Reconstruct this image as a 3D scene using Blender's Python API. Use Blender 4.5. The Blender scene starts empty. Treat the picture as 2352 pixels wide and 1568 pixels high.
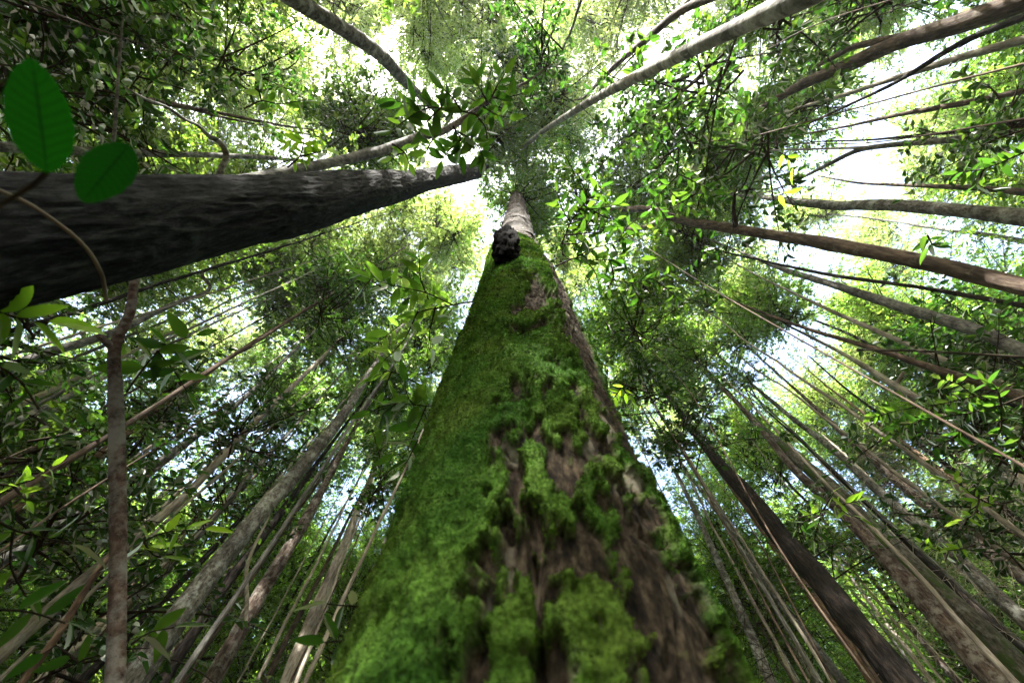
import bpy, math, random
import numpy as np
from mathutils import Vector, Matrix

SC = bpy.context.scene
COL = SC.collection
rng = np.random.default_rng(11)
random.seed(7)

# ------------------------------------------------------------------ camera
FPX = 915.0                       # focal length in pixels of a 2352 x 1568 picture (about 14 mm on full frame)
CX, CY = 1176.0, 784.0
VPX, VPY = 1188.0, 400.0          # where the zenith appears
CAM = np.array([0.0, 0.0, 0.5])
zc = np.array([VPX - CX, CY - VPY, FPX]); zc /= np.linalg.norm(zc)      # world up in (right, up, forward)
# image-down is +Y: right axis close to +X
bz = zc[0]
Rr = np.array([math.sqrt(1 - bz * bz), 0.0, bz])                        # right
# forward/up: both have the z components zc[2], zc[1]
yh = np.array([0.0, 1.0, 0.0])
tmp = np.cross(Rr, yh); tmp = tmp / np.linalg.norm(tmp)                 # close to +Z
if tmp[2] < 0: tmp = -tmp
ca = zc[2] / tmp[2]; sa = math.sqrt(max(0, 1 - ca * ca))
Ff = ca * tmp + sa * yh
Uu = np.cross(Rr, Ff)
if Uu[2] * zc[1] < 0: Uu = -Uu
cam_data = bpy.data.cameras.new("camera"); cam = bpy.data.objects.new("camera", cam_data); COL.objects.link(cam)
M = Matrix(((Rr[0], Uu[0], -Ff[0], CAM[0]), (Rr[1], Uu[1], -Ff[1], CAM[1]), (Rr[2], Uu[2], -Ff[2], CAM[2]), (0, 0, 0, 1)))
cam.matrix_world = M
cam_data.sensor_width = 36.0
cam_data.lens = FPX / 2352.0 * 36.0
cam_data.clip_start = 0.02
cam_data.clip_end = 2000
cam_data.dof.use_dof = True
cam_data.dof.focus_distance = 3.2
cam_data.dof.aperture_fstop = 3.4
SC.camera = cam

# ------------------------------------------------------------------ world, sun, exposure
SUN_EL, SUN_AZ = math.radians(56), math.radians(-104)      # azimuth as an angle from +X: behind the photographer, a little left
sd = np.array([math.cos(SUN_EL) * math.cos(SUN_AZ), math.cos(SUN_EL) * math.sin(SUN_AZ), math.sin(SUN_EL)])
W = bpy.data.worlds.new("World"); SC.world = W; W.use_nodes = True
nt = W.node_tree; nt.nodes.clear()
wo = nt.nodes.new("ShaderNodeOutputWorld"); bg = nt.nodes.new("ShaderNodeBackground"); sk = nt.nodes.new("ShaderNodeTexSky")
sk.sky_type = 'NISHITA'; sk.sun_disc = False; sk.sun_elevation = SUN_EL
sk.sun_rotation = math.atan2(sd[0], sd[1]); sk.air_density = 1.0; sk.dust_density = 5.0; sk.ozone_density = 0.6
bg.inputs[1].default_value = 0.15
nt.links.new(sk.outputs[0], bg.inputs[0]); nt.links.new(bg.outputs[0], wo.inputs[0])
sl = bpy.data.lights.new("sun", 'SUN'); sl.energy = 5.0; sl.angle = math.radians(0.5); sl.color = (1.0, 0.96, 0.88)
so = bpy.data.objects.new("sun", sl); COL.objects.link(so)
so.rotation_euler = Vector(tuple(sd)).to_track_quat('Z', 'Y').to_euler()
SC.view_settings.view_transform = 'Standard'; SC.view_settings.look = 'None'
SC.view_settings.gamma = 1.0; SC.view_settings.exposure = 3.0
SC.view_settings.use_curve_mapping = False
SC.render.engine = 'CYCLES'
cy = SC.cycles
cy.max_bounces = 7; cy.diffuse_bounces = 5; cy.glossy_bounces = 2; cy.transmission_bounces = 5; cy.transparent_max_bounces = 4
cy.volume_bounces = 0
cy.sample_clamp_indirect = 6.0
cy.use_denoising = True
try:
    cy.denoiser = 'OPENIMAGEDENOISE'; cy.denoising_prefilter = 'ACCURATE'
except Exception: pass
cy.caustics_reflective = False; cy.caustics_refractive = False

# ------------------------------------------------------------------ small maths
def ray(px, py):
    d = (px - CX) / FPX * Rr + (CY - py) / FPX * Uu + Ff
    return d / np.linalg.norm(d)
def at_h(px, py, dist):           # point on the pixel's ray at a horizontal distance from the camera
    r = ray(px, py); return CAM + r * (dist / max(1e-6, math.hypot(r[0], r[1])))
def at_r(px, py, dist):           # point at a straight distance
    return CAM + ray(px, py) * dist
def project(p):
    v = np.asarray(p) - CAM
    z = v @ Ff
    return CX + FPX * (v @ Rr) / z, CY - FPX * (v @ Uu) / z, z
def unit(v):
    v = np.asarray(v, float); return v / (np.linalg.norm(v, axis=-1, keepdims=True) + 1e-12)

def _h(ix, iy, iz, seed):
    n = (ix * 374761393 + iy * 668265263 + iz * 2147483647 + seed * 1274126177) & 0xffffffff
    n = ((n ^ (n >> 13)) * 1274126177) & 0xffffffff
    n = n ^ (n >> 16)
    return (n & 0xffff) / 65535.0
def vnoise(p, seed=0):
    p = np.asarray(p, float); i = np.floor(p).astype(np.int64); f = p - i; f = f * f * f * (f * (f * 6 - 15) + 10)
    x, y, z = i[..., 0], i[..., 1], i[..., 2]; u, v, w = f[..., 0], f[..., 1], f[..., 2]
    def c(a, b, d): return _h(x + a, y + b, z + d, seed)
    x00 = c(0,0,0)*(1-u)+c(1,0,0)*u; x10 = c(0,1,0)*(1-u)+c(1,1,0)*u
    x01 = c(0,0,1)*(1-u)+c(1,0,1)*u; x11 = c(0,1,1)*(1-u)+c(1,1,1)*u
    return (x00*(1-v)+x10*v)*(1-w)+(x01*(1-v)+x11*v)*w
def fbm(p, seed=0, oct=4, gain=0.5):
    p = np.asarray(p, float); s = 0; a = 1; t = 0
    for k in range(oct):
        s = s + a * vnoise(p * (2.03 ** k) + 17.3 * k, seed + k); t += a; a *= gain
    return s / t
def sstep(a, b, x):
    t = np.clip((x - a) / (b - a), 0, 1); return t * t * (3 - 2 * t)

# ------------------------------------------------------------------ mesh helpers
def mesh_from(name, verts, faces, mats=(), mat_idx=None, smooth=True, attr=None):
    """faces: (n, k) int array, all of the same k"""
    verts = np.asarray(verts, np.float32); faces = np.asarray(faces, np.int32)
    me = bpy.data.meshes.new(name); n, k = faces.shape
    me.vertices.add(len(verts)); me.vertices.foreach_set('co', verts.ravel())
    me.loops.add(n * k); me.loops.foreach_set('vertex_index', faces.ravel())
    me.polygons.add(n); me.polygons.foreach_set('loop_start', np.arange(0, n * k, k, dtype=np.int32))
    try: me.polygons.foreach_set('loop_total', np.full(n, k, np.int32))
    except Exception: pass
    if mat_idx is not None: me.polygons.foreach_set('material_index', np.asarray(mat_idx, np.int32))
    me.polygons.foreach_set('use_smooth', np.full(n, smooth, bool))
    for m in mats: me.materials.append(m)
    if attr is not None:
        for an, av in attr.items():
            a = me.attributes.new(an, 'FLOAT', 'POINT'); a.data.foreach_set('value', np.asarray(av, np.float32))
    me.update(); me.validate()
    return me
def link(name, data, parent=None, loc=None):
    o = bpy.data.objects.new(name, data); COL.objects.link(o)
    if parent is not None: o.parent = parent
    if loc is not None: o.location = tuple(loc)
    return o
def tag(o, label=None, cat=None, group=None, kind=None):
    if label: o['label'] = label
    if cat: o['category'] = cat
    if group: o['group'] = group
    if kind: o['kind'] = kind
    return o
def thing(name, loc, label, cat, group=None):
    e = bpy.data.objects.new(name, None); COL.objects.link(e); e.location = tuple(loc); e.empty_display_size = .2
    return tag(e, label, cat, group)

def frames(P):
    """tangent + two normals along a polyline (n,3)"""
    T = np.gradient(P, axis=0); T = unit(T)
    up = np.array([0.31, 0.95, 0.05]) if abs(T[0][2]) > .6 else np.array([0, 0, 1.0])
    A = np.zeros_like(T); a = unit(np.cross(up, T[0])); 
    for i in range(len(T)):
        a = unit(a - (a @ T[i]) * T[i]); A[i] = a
    B = np.cross(T, A)
    return T, A, B
def tube_arrays(P, R, sides, disp=None, close=True):
    P = np.asarray(P, float); R = np.asarray(R, float); n = len(P)
    T, A, B = frames(P)
    th = np.linspace(0, 2 * np.pi, sides, endpoint=False)
    c, s = np.cos(th), np.sin(th)
    N = A[:, None, :] * c[None, :, None] + B[:, None, :] * s[None, :, None]
    rr = R[:, None] * np.ones(sides)[None]
    V = P[:, None, :] + N * rr[..., None]
    if disp is not None:
        d = disp(V, th, rr); V = V + N * d[..., None]
    V = V.reshape(-1, 3)
    i = np.arange(n - 1)[:, None] * sides; j = np.arange(sides)[None]
    j2 = (j + 1) % sides
    F = np.stack([i + j, i + j2, i + sides + j2, i + sides + j], -1).reshape(-1, 4)
    return V, F
def resample(P, R, step, smooth=True):
    P = np.asarray(P, float); R = np.asarray(R, float)
    L = np.concatenate([[0], np.cumsum(np.linalg.norm(np.diff(P, axis=0), axis=1))])
    n = max(3, int(L[-1] / step) + 1); t = np.linspace(0, L[-1], n)
    Q = np.stack([np.interp(t, L, P[:, k]) for k in range(3)], 1); r = np.interp(t, L, R)
    if smooth and n > 6:
        k = max(1, int(n / (len(P) * 2.2)))
        ker = np.hanning(2 * k + 3)[1:-1]; ker /= ker.sum(); pad = len(ker) // 2
        def sm(a):
            e0 = 2 * a[0] - a[1:pad + 1][::-1]; e1 = 2 * a[-1] - a[-pad - 1:-1][::-1]
            return np.convolve(np.concatenate([e0, a, e1]), ker, 'valid')
        if n > 2 * pad + 2:
            Q = np.stack([sm(Q[:, i]) for i in range(3)], 1); r = sm(r)
    return Q, np.maximum(r, 0.002)

# ------------------------------------------------------------------ materials
def new_mat(name):
    m = bpy.data.materials.new(name); m.use_nodes = True; m.node_tree.nodes.clear(); return m, m.node_tree
def N(nt, t, **kw):
    n = nt.nodes.new(t)
    for k, v in kw.items():
        if k.startswith('i_'): n.inputs[int(k[2:])].default_value = v
        else: setattr(n, k, v)
    return n
def ramp(nt, fac, stops):
    r = nt.nodes.new('ShaderNodeValToRGB'); e = r.color_ramp.elements
    while len(e) > 1: e.remove(e[0])
    e[0].position = stops[0][0]; e[0].color = (*stops[0][1], 1)
    for p, c in stops[1:]:
        x = e.new(p); x.color = (*c, 1)
    nt.links.new(fac, r.inputs[0]); return r.outputs[0]
def mixc(nt, fac, a, b, mode='MIX'):
    m = nt.nodes.new('ShaderNodeMix'); m.data_type = 'RGBA'; m.blend_type = mode
    for s, v in ((0, fac), (6, a), (7, b)):
        if isinstance(v, (int, float)): m.inputs[s].default_value = v
        elif isinstance(v, tuple): m.inputs[s].default_value = (*v, 1)
        else: nt.links.new(v, m.inputs[s])
    return m.outputs[2]

def leaf_material(name, cols, trans, gloss=0.5, tmix=0.6):
    """cols / trans: reflectance and transmittance colours spread over the leaves at random"""
    m, nt = new_mat(name); L = nt.links.new
    geo = N(nt, 'ShaderNodeNewGeometry'); oi = N(nt, 'ShaderNodeObjectInfo')
    add = N(nt, 'ShaderNodeMath', operation='MULTIPLY_ADD'); L(oi.outputs['Random'], add.inputs[0]); add.inputs[1].default_value = .35
    mu = N(nt, 'ShaderNodeMath', operation='MULTIPLY'); L(geo.outputs['Random Per Island'], mu.inputs[0]); mu.inputs[1].default_value = .65
    L(mu.outputs[0], add.inputs[2])
    n = len(cols)
    cr = ramp(nt, add.outputs[0], [(i / (n - 1), c) for i, c in enumerate(cols)])
    ct = ramp(nt, add.outputs[0], [(i / (n - 1), c) for i, c in enumerate(trans)])
    dif = N(nt, 'ShaderNodeBsdfDiffuse'); L(cr, dif.inputs[0])
    tr = N(nt, 'ShaderNodeBsdfTranslucent'); L(ct, tr.inputs[0])
    ad = N(nt, 'ShaderNodeMixShader'); ad.inputs[0].default_value = tmix; L(dif.outputs[0], ad.inputs[1]); L(tr.outputs[0], ad.inputs[2])
    gl = N(nt, 'ShaderNodeBsdfGlossy'); gl.inputs[0].default_value = (1, 1, 1, 1); gl.inputs['Roughness'].default_value = gloss
    fr = N(nt, 'ShaderNodeFresnel'); fr.inputs[0].default_value = 1.25
    mx = N(nt, 'ShaderNodeMixShader'); fm = N(nt, 'ShaderNodeMath', operation='MULTIPLY'); L(fr.outputs[0], fm.inputs[0]); fm.inputs[1].default_value = .35; L(fm.outputs[0], mx.inputs[0]); L(ad.outputs[0], mx.inputs[1]); L(gl.outputs[0], mx.inputs[2])
    out = N(nt, 'ShaderNodeOutputMaterial'); L(mx.outputs[0], out.inputs[0])
    return m

LEAF_DARK = leaf_material('leaf_dark', [(.020, .06, .016), (.030, .08, .018), (.045, .095, .025)], [(.015, .06, .006), (.045, .13, .010), (.16, .26, .02)])
LEAF_MID = leaf_material('leaf_mid', [(.028, .07, .016), (.045, .095, .02), (.07, .11, .028)], [(.08, .24, .02), (.21, .42, .035), (.44, .58, .09)])
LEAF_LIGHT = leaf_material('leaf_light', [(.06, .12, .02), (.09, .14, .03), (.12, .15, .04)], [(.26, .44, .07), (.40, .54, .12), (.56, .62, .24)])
LEAF_YELLOW = leaf_material('leaf_yellow', [(.05, .11, .015), (.07, .13, .02), (.10, .13, .02)], [(.20, .48, .02), (.30, .56, .03), (.44, .56, .04)])

def near_leaf_material():
    m, nt = new_mat('leaf_near'); L = nt.links.new
    tc = N(nt, 'ShaderNodeTexCoord'); no = N(nt, 'ShaderNodeTexNoise'); no.inputs['Scale'].default_value = 160; L(tc.outputs['Object'], no.inputs[0])
    at = N(nt, 'ShaderNodeAttribute'); at.attribute_name = 'vein'
    base = ramp(nt, no.outputs[0], [(.3, (.005, .06, .002)), (.7, (.009, .11, .003))])
    col = mixc(nt, at.outputs['Fac'], base, (.0015, .012, .0015))
    tr = N(nt, 'ShaderNodeBsdfTranslucent'); L(col, tr.inputs[0])
    d = N(nt, 'ShaderNodeBsdfPrincipled'); d.inputs['Base Color'].default_value = (.002, .016, .003, 1); d.inputs['Roughness'].default_value = .6; d.inputs['Specular IOR Level'].default_value = .12
    mx = N(nt, 'ShaderNodeMixShader'); mx.inputs[0].default_value = .6; L(d.outputs[0], mx.inputs[1]); L(tr.outputs[0], mx.inputs[2])
    out = N(nt, 'ShaderNodeOutputMaterial'); L(mx.outputs[0], out.inputs[0]); return m
LEAF_NEAR = near_leaf_material()

def bark_material(name, dark, mid, light, patch, patch_amt=.35, rings=0.0, zs=.28, scale=22, bump=.5, moss=0.0):
    m, nt = new_mat(name); L = nt.links.new
    tc = N(nt, 'ShaderNodeTexCoord'); mp = N(nt, 'ShaderNodeMapping'); mp.inputs['Scale'].default_value = (1, 1, zs); L(tc.outputs['Object'], mp.inputs[0])
    oi = N(nt, 'ShaderNodeObjectInfo'); 
    va = N(nt, 'ShaderNodeVectorMath', operation='ADD'); L(mp.outputs[0], va.inputs[0])
    cmb = N(nt, 'ShaderNodeVectorMath', operation='SCALE'); cmb.inputs[0].default_value = (7, 5, 3); L(oi.outputs['Random'], cmb.inputs['Scale']); L(cmb.outputs[0], va.inputs[1])
    n1 = N(nt, 'ShaderNodeTexNoise'); n1.inputs['Scale'].default_value = scale; n1.inputs['Detail'].default_value = 8; n1.inputs['Roughness'].default_value = .65; L(va.outputs[0], n1.inputs[0])
    c = ramp(nt, n1.outputs[0], [(.36, dark), (.5, mid), (.63, light)])
    n2 = N(nt, 'ShaderNodeTexNoise'); n2.inputs['Scale'].default_value = 7.5; n2.inputs['Detail'].default_value = 9; n2.inputs['Roughness'].default_value = .72
    va2 = N(nt, 'ShaderNodeVectorMath', operation='ADD'); L(tc.outputs['Object'], va2.inputs[0]); L(cmb.outputs[0], va2.inputs[1]); L(va2.outputs[0], n2.inputs[0])
    lo = .62 - .25 * patch_amt
    f = ramp(nt, n2.outputs[0], [(lo, (0, 0, 0)), (lo + .13, (.9, .9, .9))])
    c = mixc(nt, f, c, patch)
    n3 = N(nt, 'ShaderNodeTexNoise'); n3.inputs['Scale'].default_value = 1.6; n3.inputs['Detail'].default_value = 3; L(va2.outputs[0], n3.inputs[0])
    f3 = ramp(nt, n3.outputs[0], [(.35, (.55, .55, .55)), (.65, (1.15, 1.15, 1.15))])
    c = mixc(nt, 1.0, c, f3, 'MULTIPLY')
    if rings:
        wv = N(nt, 'ShaderNodeTexNoise'); wv.noise_dimensions = '1D'; wv.inputs['Scale'].default_value = 5.0; wv.inputs['Detail'].default_value = 3
        sx = N(nt, 'ShaderNodeSeparateXYZ'); L(tc.outputs['Object'], sx.inputs[0])
        ad = N(nt, 'ShaderNodeMath', operation='MULTIPLY_ADD'); L(n2.outputs[0], ad.inputs[0]); ad.inputs[1].default_value = .25; L(sx.outputs[2], ad.inputs[2])
        L(ad.outputs[0], wv.inputs['W'])
        fr = ramp(nt, wv.outputs[0], [(.53, (1, 1, 1)), (.60, (1 - rings,) * 3)])
        c = mixc(nt, 1.0, c, fr, 'MULTIPLY')
    if moss:
        n4 = N(nt, 'ShaderNodeTexNoise'); n4.inputs['Scale'].default_value = 3.3; n4.inputs['Detail'].default_value = 6; L(va2.outputs[0], n4.inputs[0])
        f4 = ramp(nt, n4.outputs[0], [(.62 - moss * .3, (0, 0, 0)), (.70 - moss * .3, (1, 1, 1))])
        c = mixc(nt, f4, c, (.045, .075, .018))
    p = N(nt, 'ShaderNodeBsdfPrincipled'); L(c, p.inputs['Base Color']); p.inputs['Roughness'].default_value = .9; p.inputs['Specular IOR Level'].default_value = .12
    bp = N(nt, 'ShaderNodeBump'); bp.inputs['Strength'].default_value = bump; bp.inputs['Distance'].default_value = .03; L(n1.outputs[0], bp.inputs['Height']); L(bp.outputs[0], p.inputs['Normal'])
    out = N(nt, 'ShaderNodeOutputMaterial'); L(p.outputs[0], out.inputs[0]); return m
BARK = {
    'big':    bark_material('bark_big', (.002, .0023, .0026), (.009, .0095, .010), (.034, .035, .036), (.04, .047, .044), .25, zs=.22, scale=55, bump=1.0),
    'grey':   bark_material('bark_grey', (.07, .066, .062), (.15, .145, .135), (.25, .24, .22), (.32, .32, .29), .3, rings=.35, zs=.5, scale=26),
    'birch':  bark_material('bark_pale_ringed', (.20, .19, .16), (.31, .30, .27), (.42, .41, .37), (.16, .15, .12), .2, rings=.5, zs=.9, scale=20, bump=.3),
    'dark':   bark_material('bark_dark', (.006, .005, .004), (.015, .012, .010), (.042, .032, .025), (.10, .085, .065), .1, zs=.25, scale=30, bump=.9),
    'brown':  bark_material('bark_brown', (.03, .021, .016), (.075, .052, .038), (.15, .11, .08), (.20, .18, .14), .25, zs=.2, scale=30),
    'red':    bark_material('bark_red', (.028, .02, .016), (.08, .056, .045), (.17, .135, .11), (.27, .25, .22), .55, zs=.3, scale=24),
    'pale':   bark_material('bark_pale', (.17, .14, .11), (.30, .26, .21), (.42, .38, .32), (.36, .36, .32), .3, zs=.25, scale=28),
    'lichen': bark_material('bark_lichen', (.04, .038, .033), (.11, .10, .085), (.20, .19, .165), (.36, .37, .34), .5, zs=.5, scale=26),
    'green':  bark_material('bark_green', (.03, .03, .02), (.08, .075, .055), (.15, .14, .115), (.22, .22, .19), .35, zs=.4, scale=26, moss=.35),
    'orange': bark_material('bark_orange', (.05, .03, .02), (.13, .08, .05), (.25, .18, .12), (.24, .20, .16), .35, zs=.3, scale=30),
    'top':    bark_material('bark_top', (.008, .006, .005), (.03, .022, .016), (.07, .052, .038), (.10, .085, .07), .25, zs=.45, scale=34, bump=1.0),
    'sapling': bark_material('bark_sapling', (.03, .018, .013), (.075, .045, .034), (.14, .095, .075), (.24, .22, .20), .62, zs=.8, scale=38),
}
def flat_mat(name, col, rough=.8):
    m, nt = new_mat(name); p = N(nt, 'ShaderNodeBsdfPrincipled'); p.inputs['Base Color'].default_value = (*col, 1); p.inputs['Roughness'].default_value = rough; p.inputs['Specular IOR Level'].default_value = .03
    no = N(nt, 'ShaderNodeTexNoise'); no.inputs['Scale'].default_value = 9; tc = N(nt, 'ShaderNodeTexCoord'); nt.links.new(tc.outputs['Object'], no.inputs[0])
    c = ramp(nt, no.outputs[0], [(.3, tuple(x * .6 for x in col)), (.7, tuple(min(1, x * 1.3) for x in col))]); nt.links.new(c, p.inputs['Base Color'])
    out = N(nt, 'ShaderNodeOutputMaterial'); nt.links.new(p.outputs[0], out.inputs[0]); return m
TWIG = flat_mat('twig', (.03, .024, .017)); TWIG_PALE = flat_mat('twig_pale', (.42, .37, .30)); TWIG_DARK = flat_mat('twig_dark', (.035, .03, .022))
VINE = flat_mat('vine', (.16, .13, .10))

# ------------------------------------------------------------------ leaves
# template: base (0,0,0), tip at +x, folded along the midrib (z), width in y
def leaf_template(wide=.40, fold=.12, droop=.12):
    x = np.array([0, .28, .70, 1.0]); w = np.array([0, .95, .72, 0]) * wide / 2 * 1.05
    z = -droop * x ** 2
    V = [[0, 0, 0], [.30, w[1], fold * w[1] * 2 + z[1]], [.70, w[2], fold * w[2] * 2 + z[2]], [1, 0, z[3]], [.70, -w[2], fold * w[2] * 2 + z[2]], [.30, -w[1], fold * w[1] * 2 + z[1]]]
    return np.array(V), np.array([[0, 3, 2, 1], [0, 5, 4, 3]])
def place_leaves(pos, dirs, nrm, size, wide=.40, fold=.3, droop=.12):
    tv, tf = leaf_template(wide, fold, droop); n = len(pos)
    X = unit(dirs); Z = unit(nrm - (nrm * X).sum(1, keepdims=True) * X); Y = np.cross(Z, X)
    ws = rng.uniform(.8, 1.2, n)
    V = pos[:, None] + size[:, None, None] * (tv[None, :, 0:1] * X[:, None] + (tv[None, :, 1:2] * ws[:, None, None]) * Y[:, None] + tv[None, :, 2:3] * Z[:, None])
    F = (np.arange(n)[:, None, None] * len(tv) + tf[None]).reshape(-1, 4)
    return V.reshape(-1, 3), F

def make_crown(name, seed, rad=2.6, height=2.8, nbranch=46, ntwig=11, nleaf=15, leaf=.10, wide=.42, twig_len=.55, clump=.8):
    """a crown around the origin (its bottom centre): foliage mesh arrays + limb tubes"""
    r = np.random.default_rng(seed)
    LV, LF, off = [], [], 0; P_all, D_all, N_all, S_all = [], [], [], []
    tv, tf, to = [], [], 0
    def tube(P, R, s=3):
        nonlocal to
        V, F = tube_arrays(P, R, s); tv.append(V); tf.append(F + to); to += len(V)
    # clumps: branch ends gather around a few attractors, so the outline is uneven
    na = 9; att = np.stack([r.uniform(-1, 1, na), r.uniform(-1, 1, na), r.uniform(.15, 1, na)], 1)
    for b in range(nbranch):
        z0 = r.uniform(0, height * .75); az = r.uniform(0, 2 * np.pi)
        a = att[r.integers(na)]
        end = np.array([math.cos(az), math.sin(az), 0]) * rad * math.sqrt(r.uniform(.08, 1)) * (1 - clump) + clump * np.array([a[0] * rad, a[1] * rad, 0]) * r.uniform(.5, 1) + r.normal(0, .7, 3) * [1, 1, .4]
        end[2] = z0 + r.uniform(.2, .55) * height * (1.0 - .5 * (np.linalg.norm(end[:2]) / rad) ** 2)
        st = np.array([r.normal(0, .14), r.normal(0, .14), z0]); t = np.linspace(0, 1, 7)[:, None]
        mid = (st + end) / 2 + r.normal(0, .22, 3) + [0, 0, .15]
        P = (1 - t) ** 2 * st + 2 * t * (1 - t) * mid + t ** 2 * end
        tube(P, np.linspace(.02, .005, 7), 4)
        for k in range(ntwig):
            u = r.uniform(.18, 1.0); q = (1 - u) ** 2 * st + 2 * u * (1 - u) * mid + u ** 2 * end
            tg = unit(2 * (1 - u) * (mid - st) + 2 * u * (end - mid))
            d = unit(tg * .6 + r.normal(0, .7, 3) * [1, 1, .55]); ln = twig_len * r.uniform(.5, 1.3)
            e = q + d * ln + [0, 0, -.06 * ln]; m2 = (q + e) / 2 + r.normal(0, .05, 3)
            s = np.linspace(0, 1, 4)[:, None]; Q = (1 - s) ** 2 * q + 2 * s * (1 - s) * m2 + s ** 2 * e
            tube(Q, np.array([.006, .0045, .0035, .002]))
            n = max(4, int(nleaf * r.uniform(.6, 1.3))); s = np.sort(r.uniform(.15, 1.0, n))[:, None]
            LP = (1 - s) ** 2 * q + 2 * s * (1 - s) * m2 + s ** 2 * e
            td = unit(e - q); side = unit(np.cross(td, [0, 0, 1])); sg = np.where(np.arange(n) % 2 == 0, 1, -1)[:, None]
            D = unit(td * .7 + side * sg * r.uniform(.4, 1.2, (n, 1)) + r.normal(0, .28, (n, 3)) + [0, 0, -.15])
            NN = unit(np.array([0, 0, 1.0]) + r.normal(0, .55, (n, 3)))
            P_all.append(LP); D_all.append(D); N_all.append(NN); S_all.append(leaf * r.uniform(.6, 1.25, n))
    V, F = place_leaves(np.concatenate(P_all), np.concatenate(D_all), np.concatenate(N_all), np.concatenate(S_all), wide)
    return (V, F), (np.concatenate(tv), np.concatenate(tf))

CROWNS = []       # (kind, leaf mesh per material, limb mesh, radius)
def crown_kind(kind, seed, mats, **kw):
    (V, F), (TV, TF) = make_crown(kind, seed, **kw)
    limb = mesh_from(kind + '_limbs', TV, TF, [TWIG])
    base = mesh_from(kind + '_leaves', V, F, [mats[0]], smooth=False)
    CROWNS.append(dict(kind=kind, leaf=base, limb=limb, mats=mats, n=len(F) // 2))
FINE = dict(leaf=.098, nleaf=11, ntwig=14, nbranch=54, wide=.46, twig_len=.6, rad=3.0, height=3.2, clump=.45)
MEDI = dict(leaf=.135, nleaf=9, ntwig=12, nbranch=48, wide=.48, twig_len=.65, rad=3.0, height=3.2, clump=.45)
BROAD = dict(leaf=.175, nleaf=8, ntwig=10, nbranch=42, wide=.5, twig_len=.75, rad=2.8, height=2.8, clump=.45)
for s in (1, 2, 3): crown_kind('fine', s, [LEAF_MID, LEAF_LIGHT], **FINE)
for s in (4, 5, 6): crown_kind('medium', s, [LEAF_MID, LEAF_DARK], **MEDI)
for s in (7, 8): crown_kind('broad', s, [LEAF_DARK, LEAF_MID], **BROAD)
UNDER = dict(leaf=.14, nleaf=7, ntwig=7, nbranch=17, rad=1.7, height=1.5, wide=.52, twig_len=.5, clump=.4)
for s in (21, 22, 23): crown_kind('under', s, [LEAF_DARK, LEAF_MID], **UNDER)
SMALL = dict(leaf=.10, nleaf=11, ntwig=9, nbranch=20, rad=1.1, height=1.7, wide=.38, twig_len=.4)
for s in (9, 10): crown_kind('small', s, [LEAF_DARK, LEAF_MID], **SMALL)
KIND = {}
for c in CROWNS: KIND.setdefault(c['kind'], []).append(c)

def add_crown(parent, kind, loc, scale=1.0, mat=None, rot=None, flat=1.0, idx=None):
    c = random.choice(KIND[kind]) if idx is None else KIND[kind][idx]
    rz = random.uniform(0, 6.28) if rot is None else rot
    o = link('crown', c['leaf'], parent, loc); o.rotation_euler = (random.uniform(-.15, .15), random.uniform(-.15, .15), rz); o.scale = (scale, scale, scale * flat)
    if mat is not None:
        o.material_slots[0].link = 'OBJECT'; o.material_slots[0].material = mat
    l = link('limbs', c['limb'], o)
    return o

# ------------------------------------------------------------------ ground
def ground():
    n = 90; g = np.linspace(-1, 1, n); g = np.sign(g) * np.abs(g) ** 2.2 * 220
    X, Y = np.meshgrid(g, g); Z = (fbm(np.stack([X * .25, Y * .25, X * 0], -1), 5) - .5) * .25 - .02
    V = np.stack([X, Y, Z], -1).reshape(-1, 3)
    i, j = np.meshgrid(np.arange(n - 1), np.arange(n - 1)); a = (i * n + j).ravel()
    F = np.stack([a, a + 1, a + n + 1, a + n], 1)
    m, nt = new_mat('leaf_litter'); L = nt.links.new
    tc = N(nt, 'ShaderNodeTexCoord'); v = N(nt, 'ShaderNodeTexVoronoi'); v.inputs['Scale'].default_value = 14; L(tc.outputs['Object'], v.inputs[0])
    c = ramp(nt, v.outputs['Color'], [(.1, (.03, .022, .014)), (.5, (.075, .05, .03)), (.9, (.13, .09, .055))])
    p = N(nt, 'ShaderNodeBsdfPrincipled'); L(c, p.inputs['Base Color']); p.inputs['Roughness'].default_value = .9
    out = N(nt, 'ShaderNodeOutputMaterial'); L(p.outputs[0], out.inputs[0])
    tag(link('ground', mesh_from('ground', V, F, [m])), 'forest floor of brown leaf litter between the trunks', kind='structure')
ground()

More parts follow.
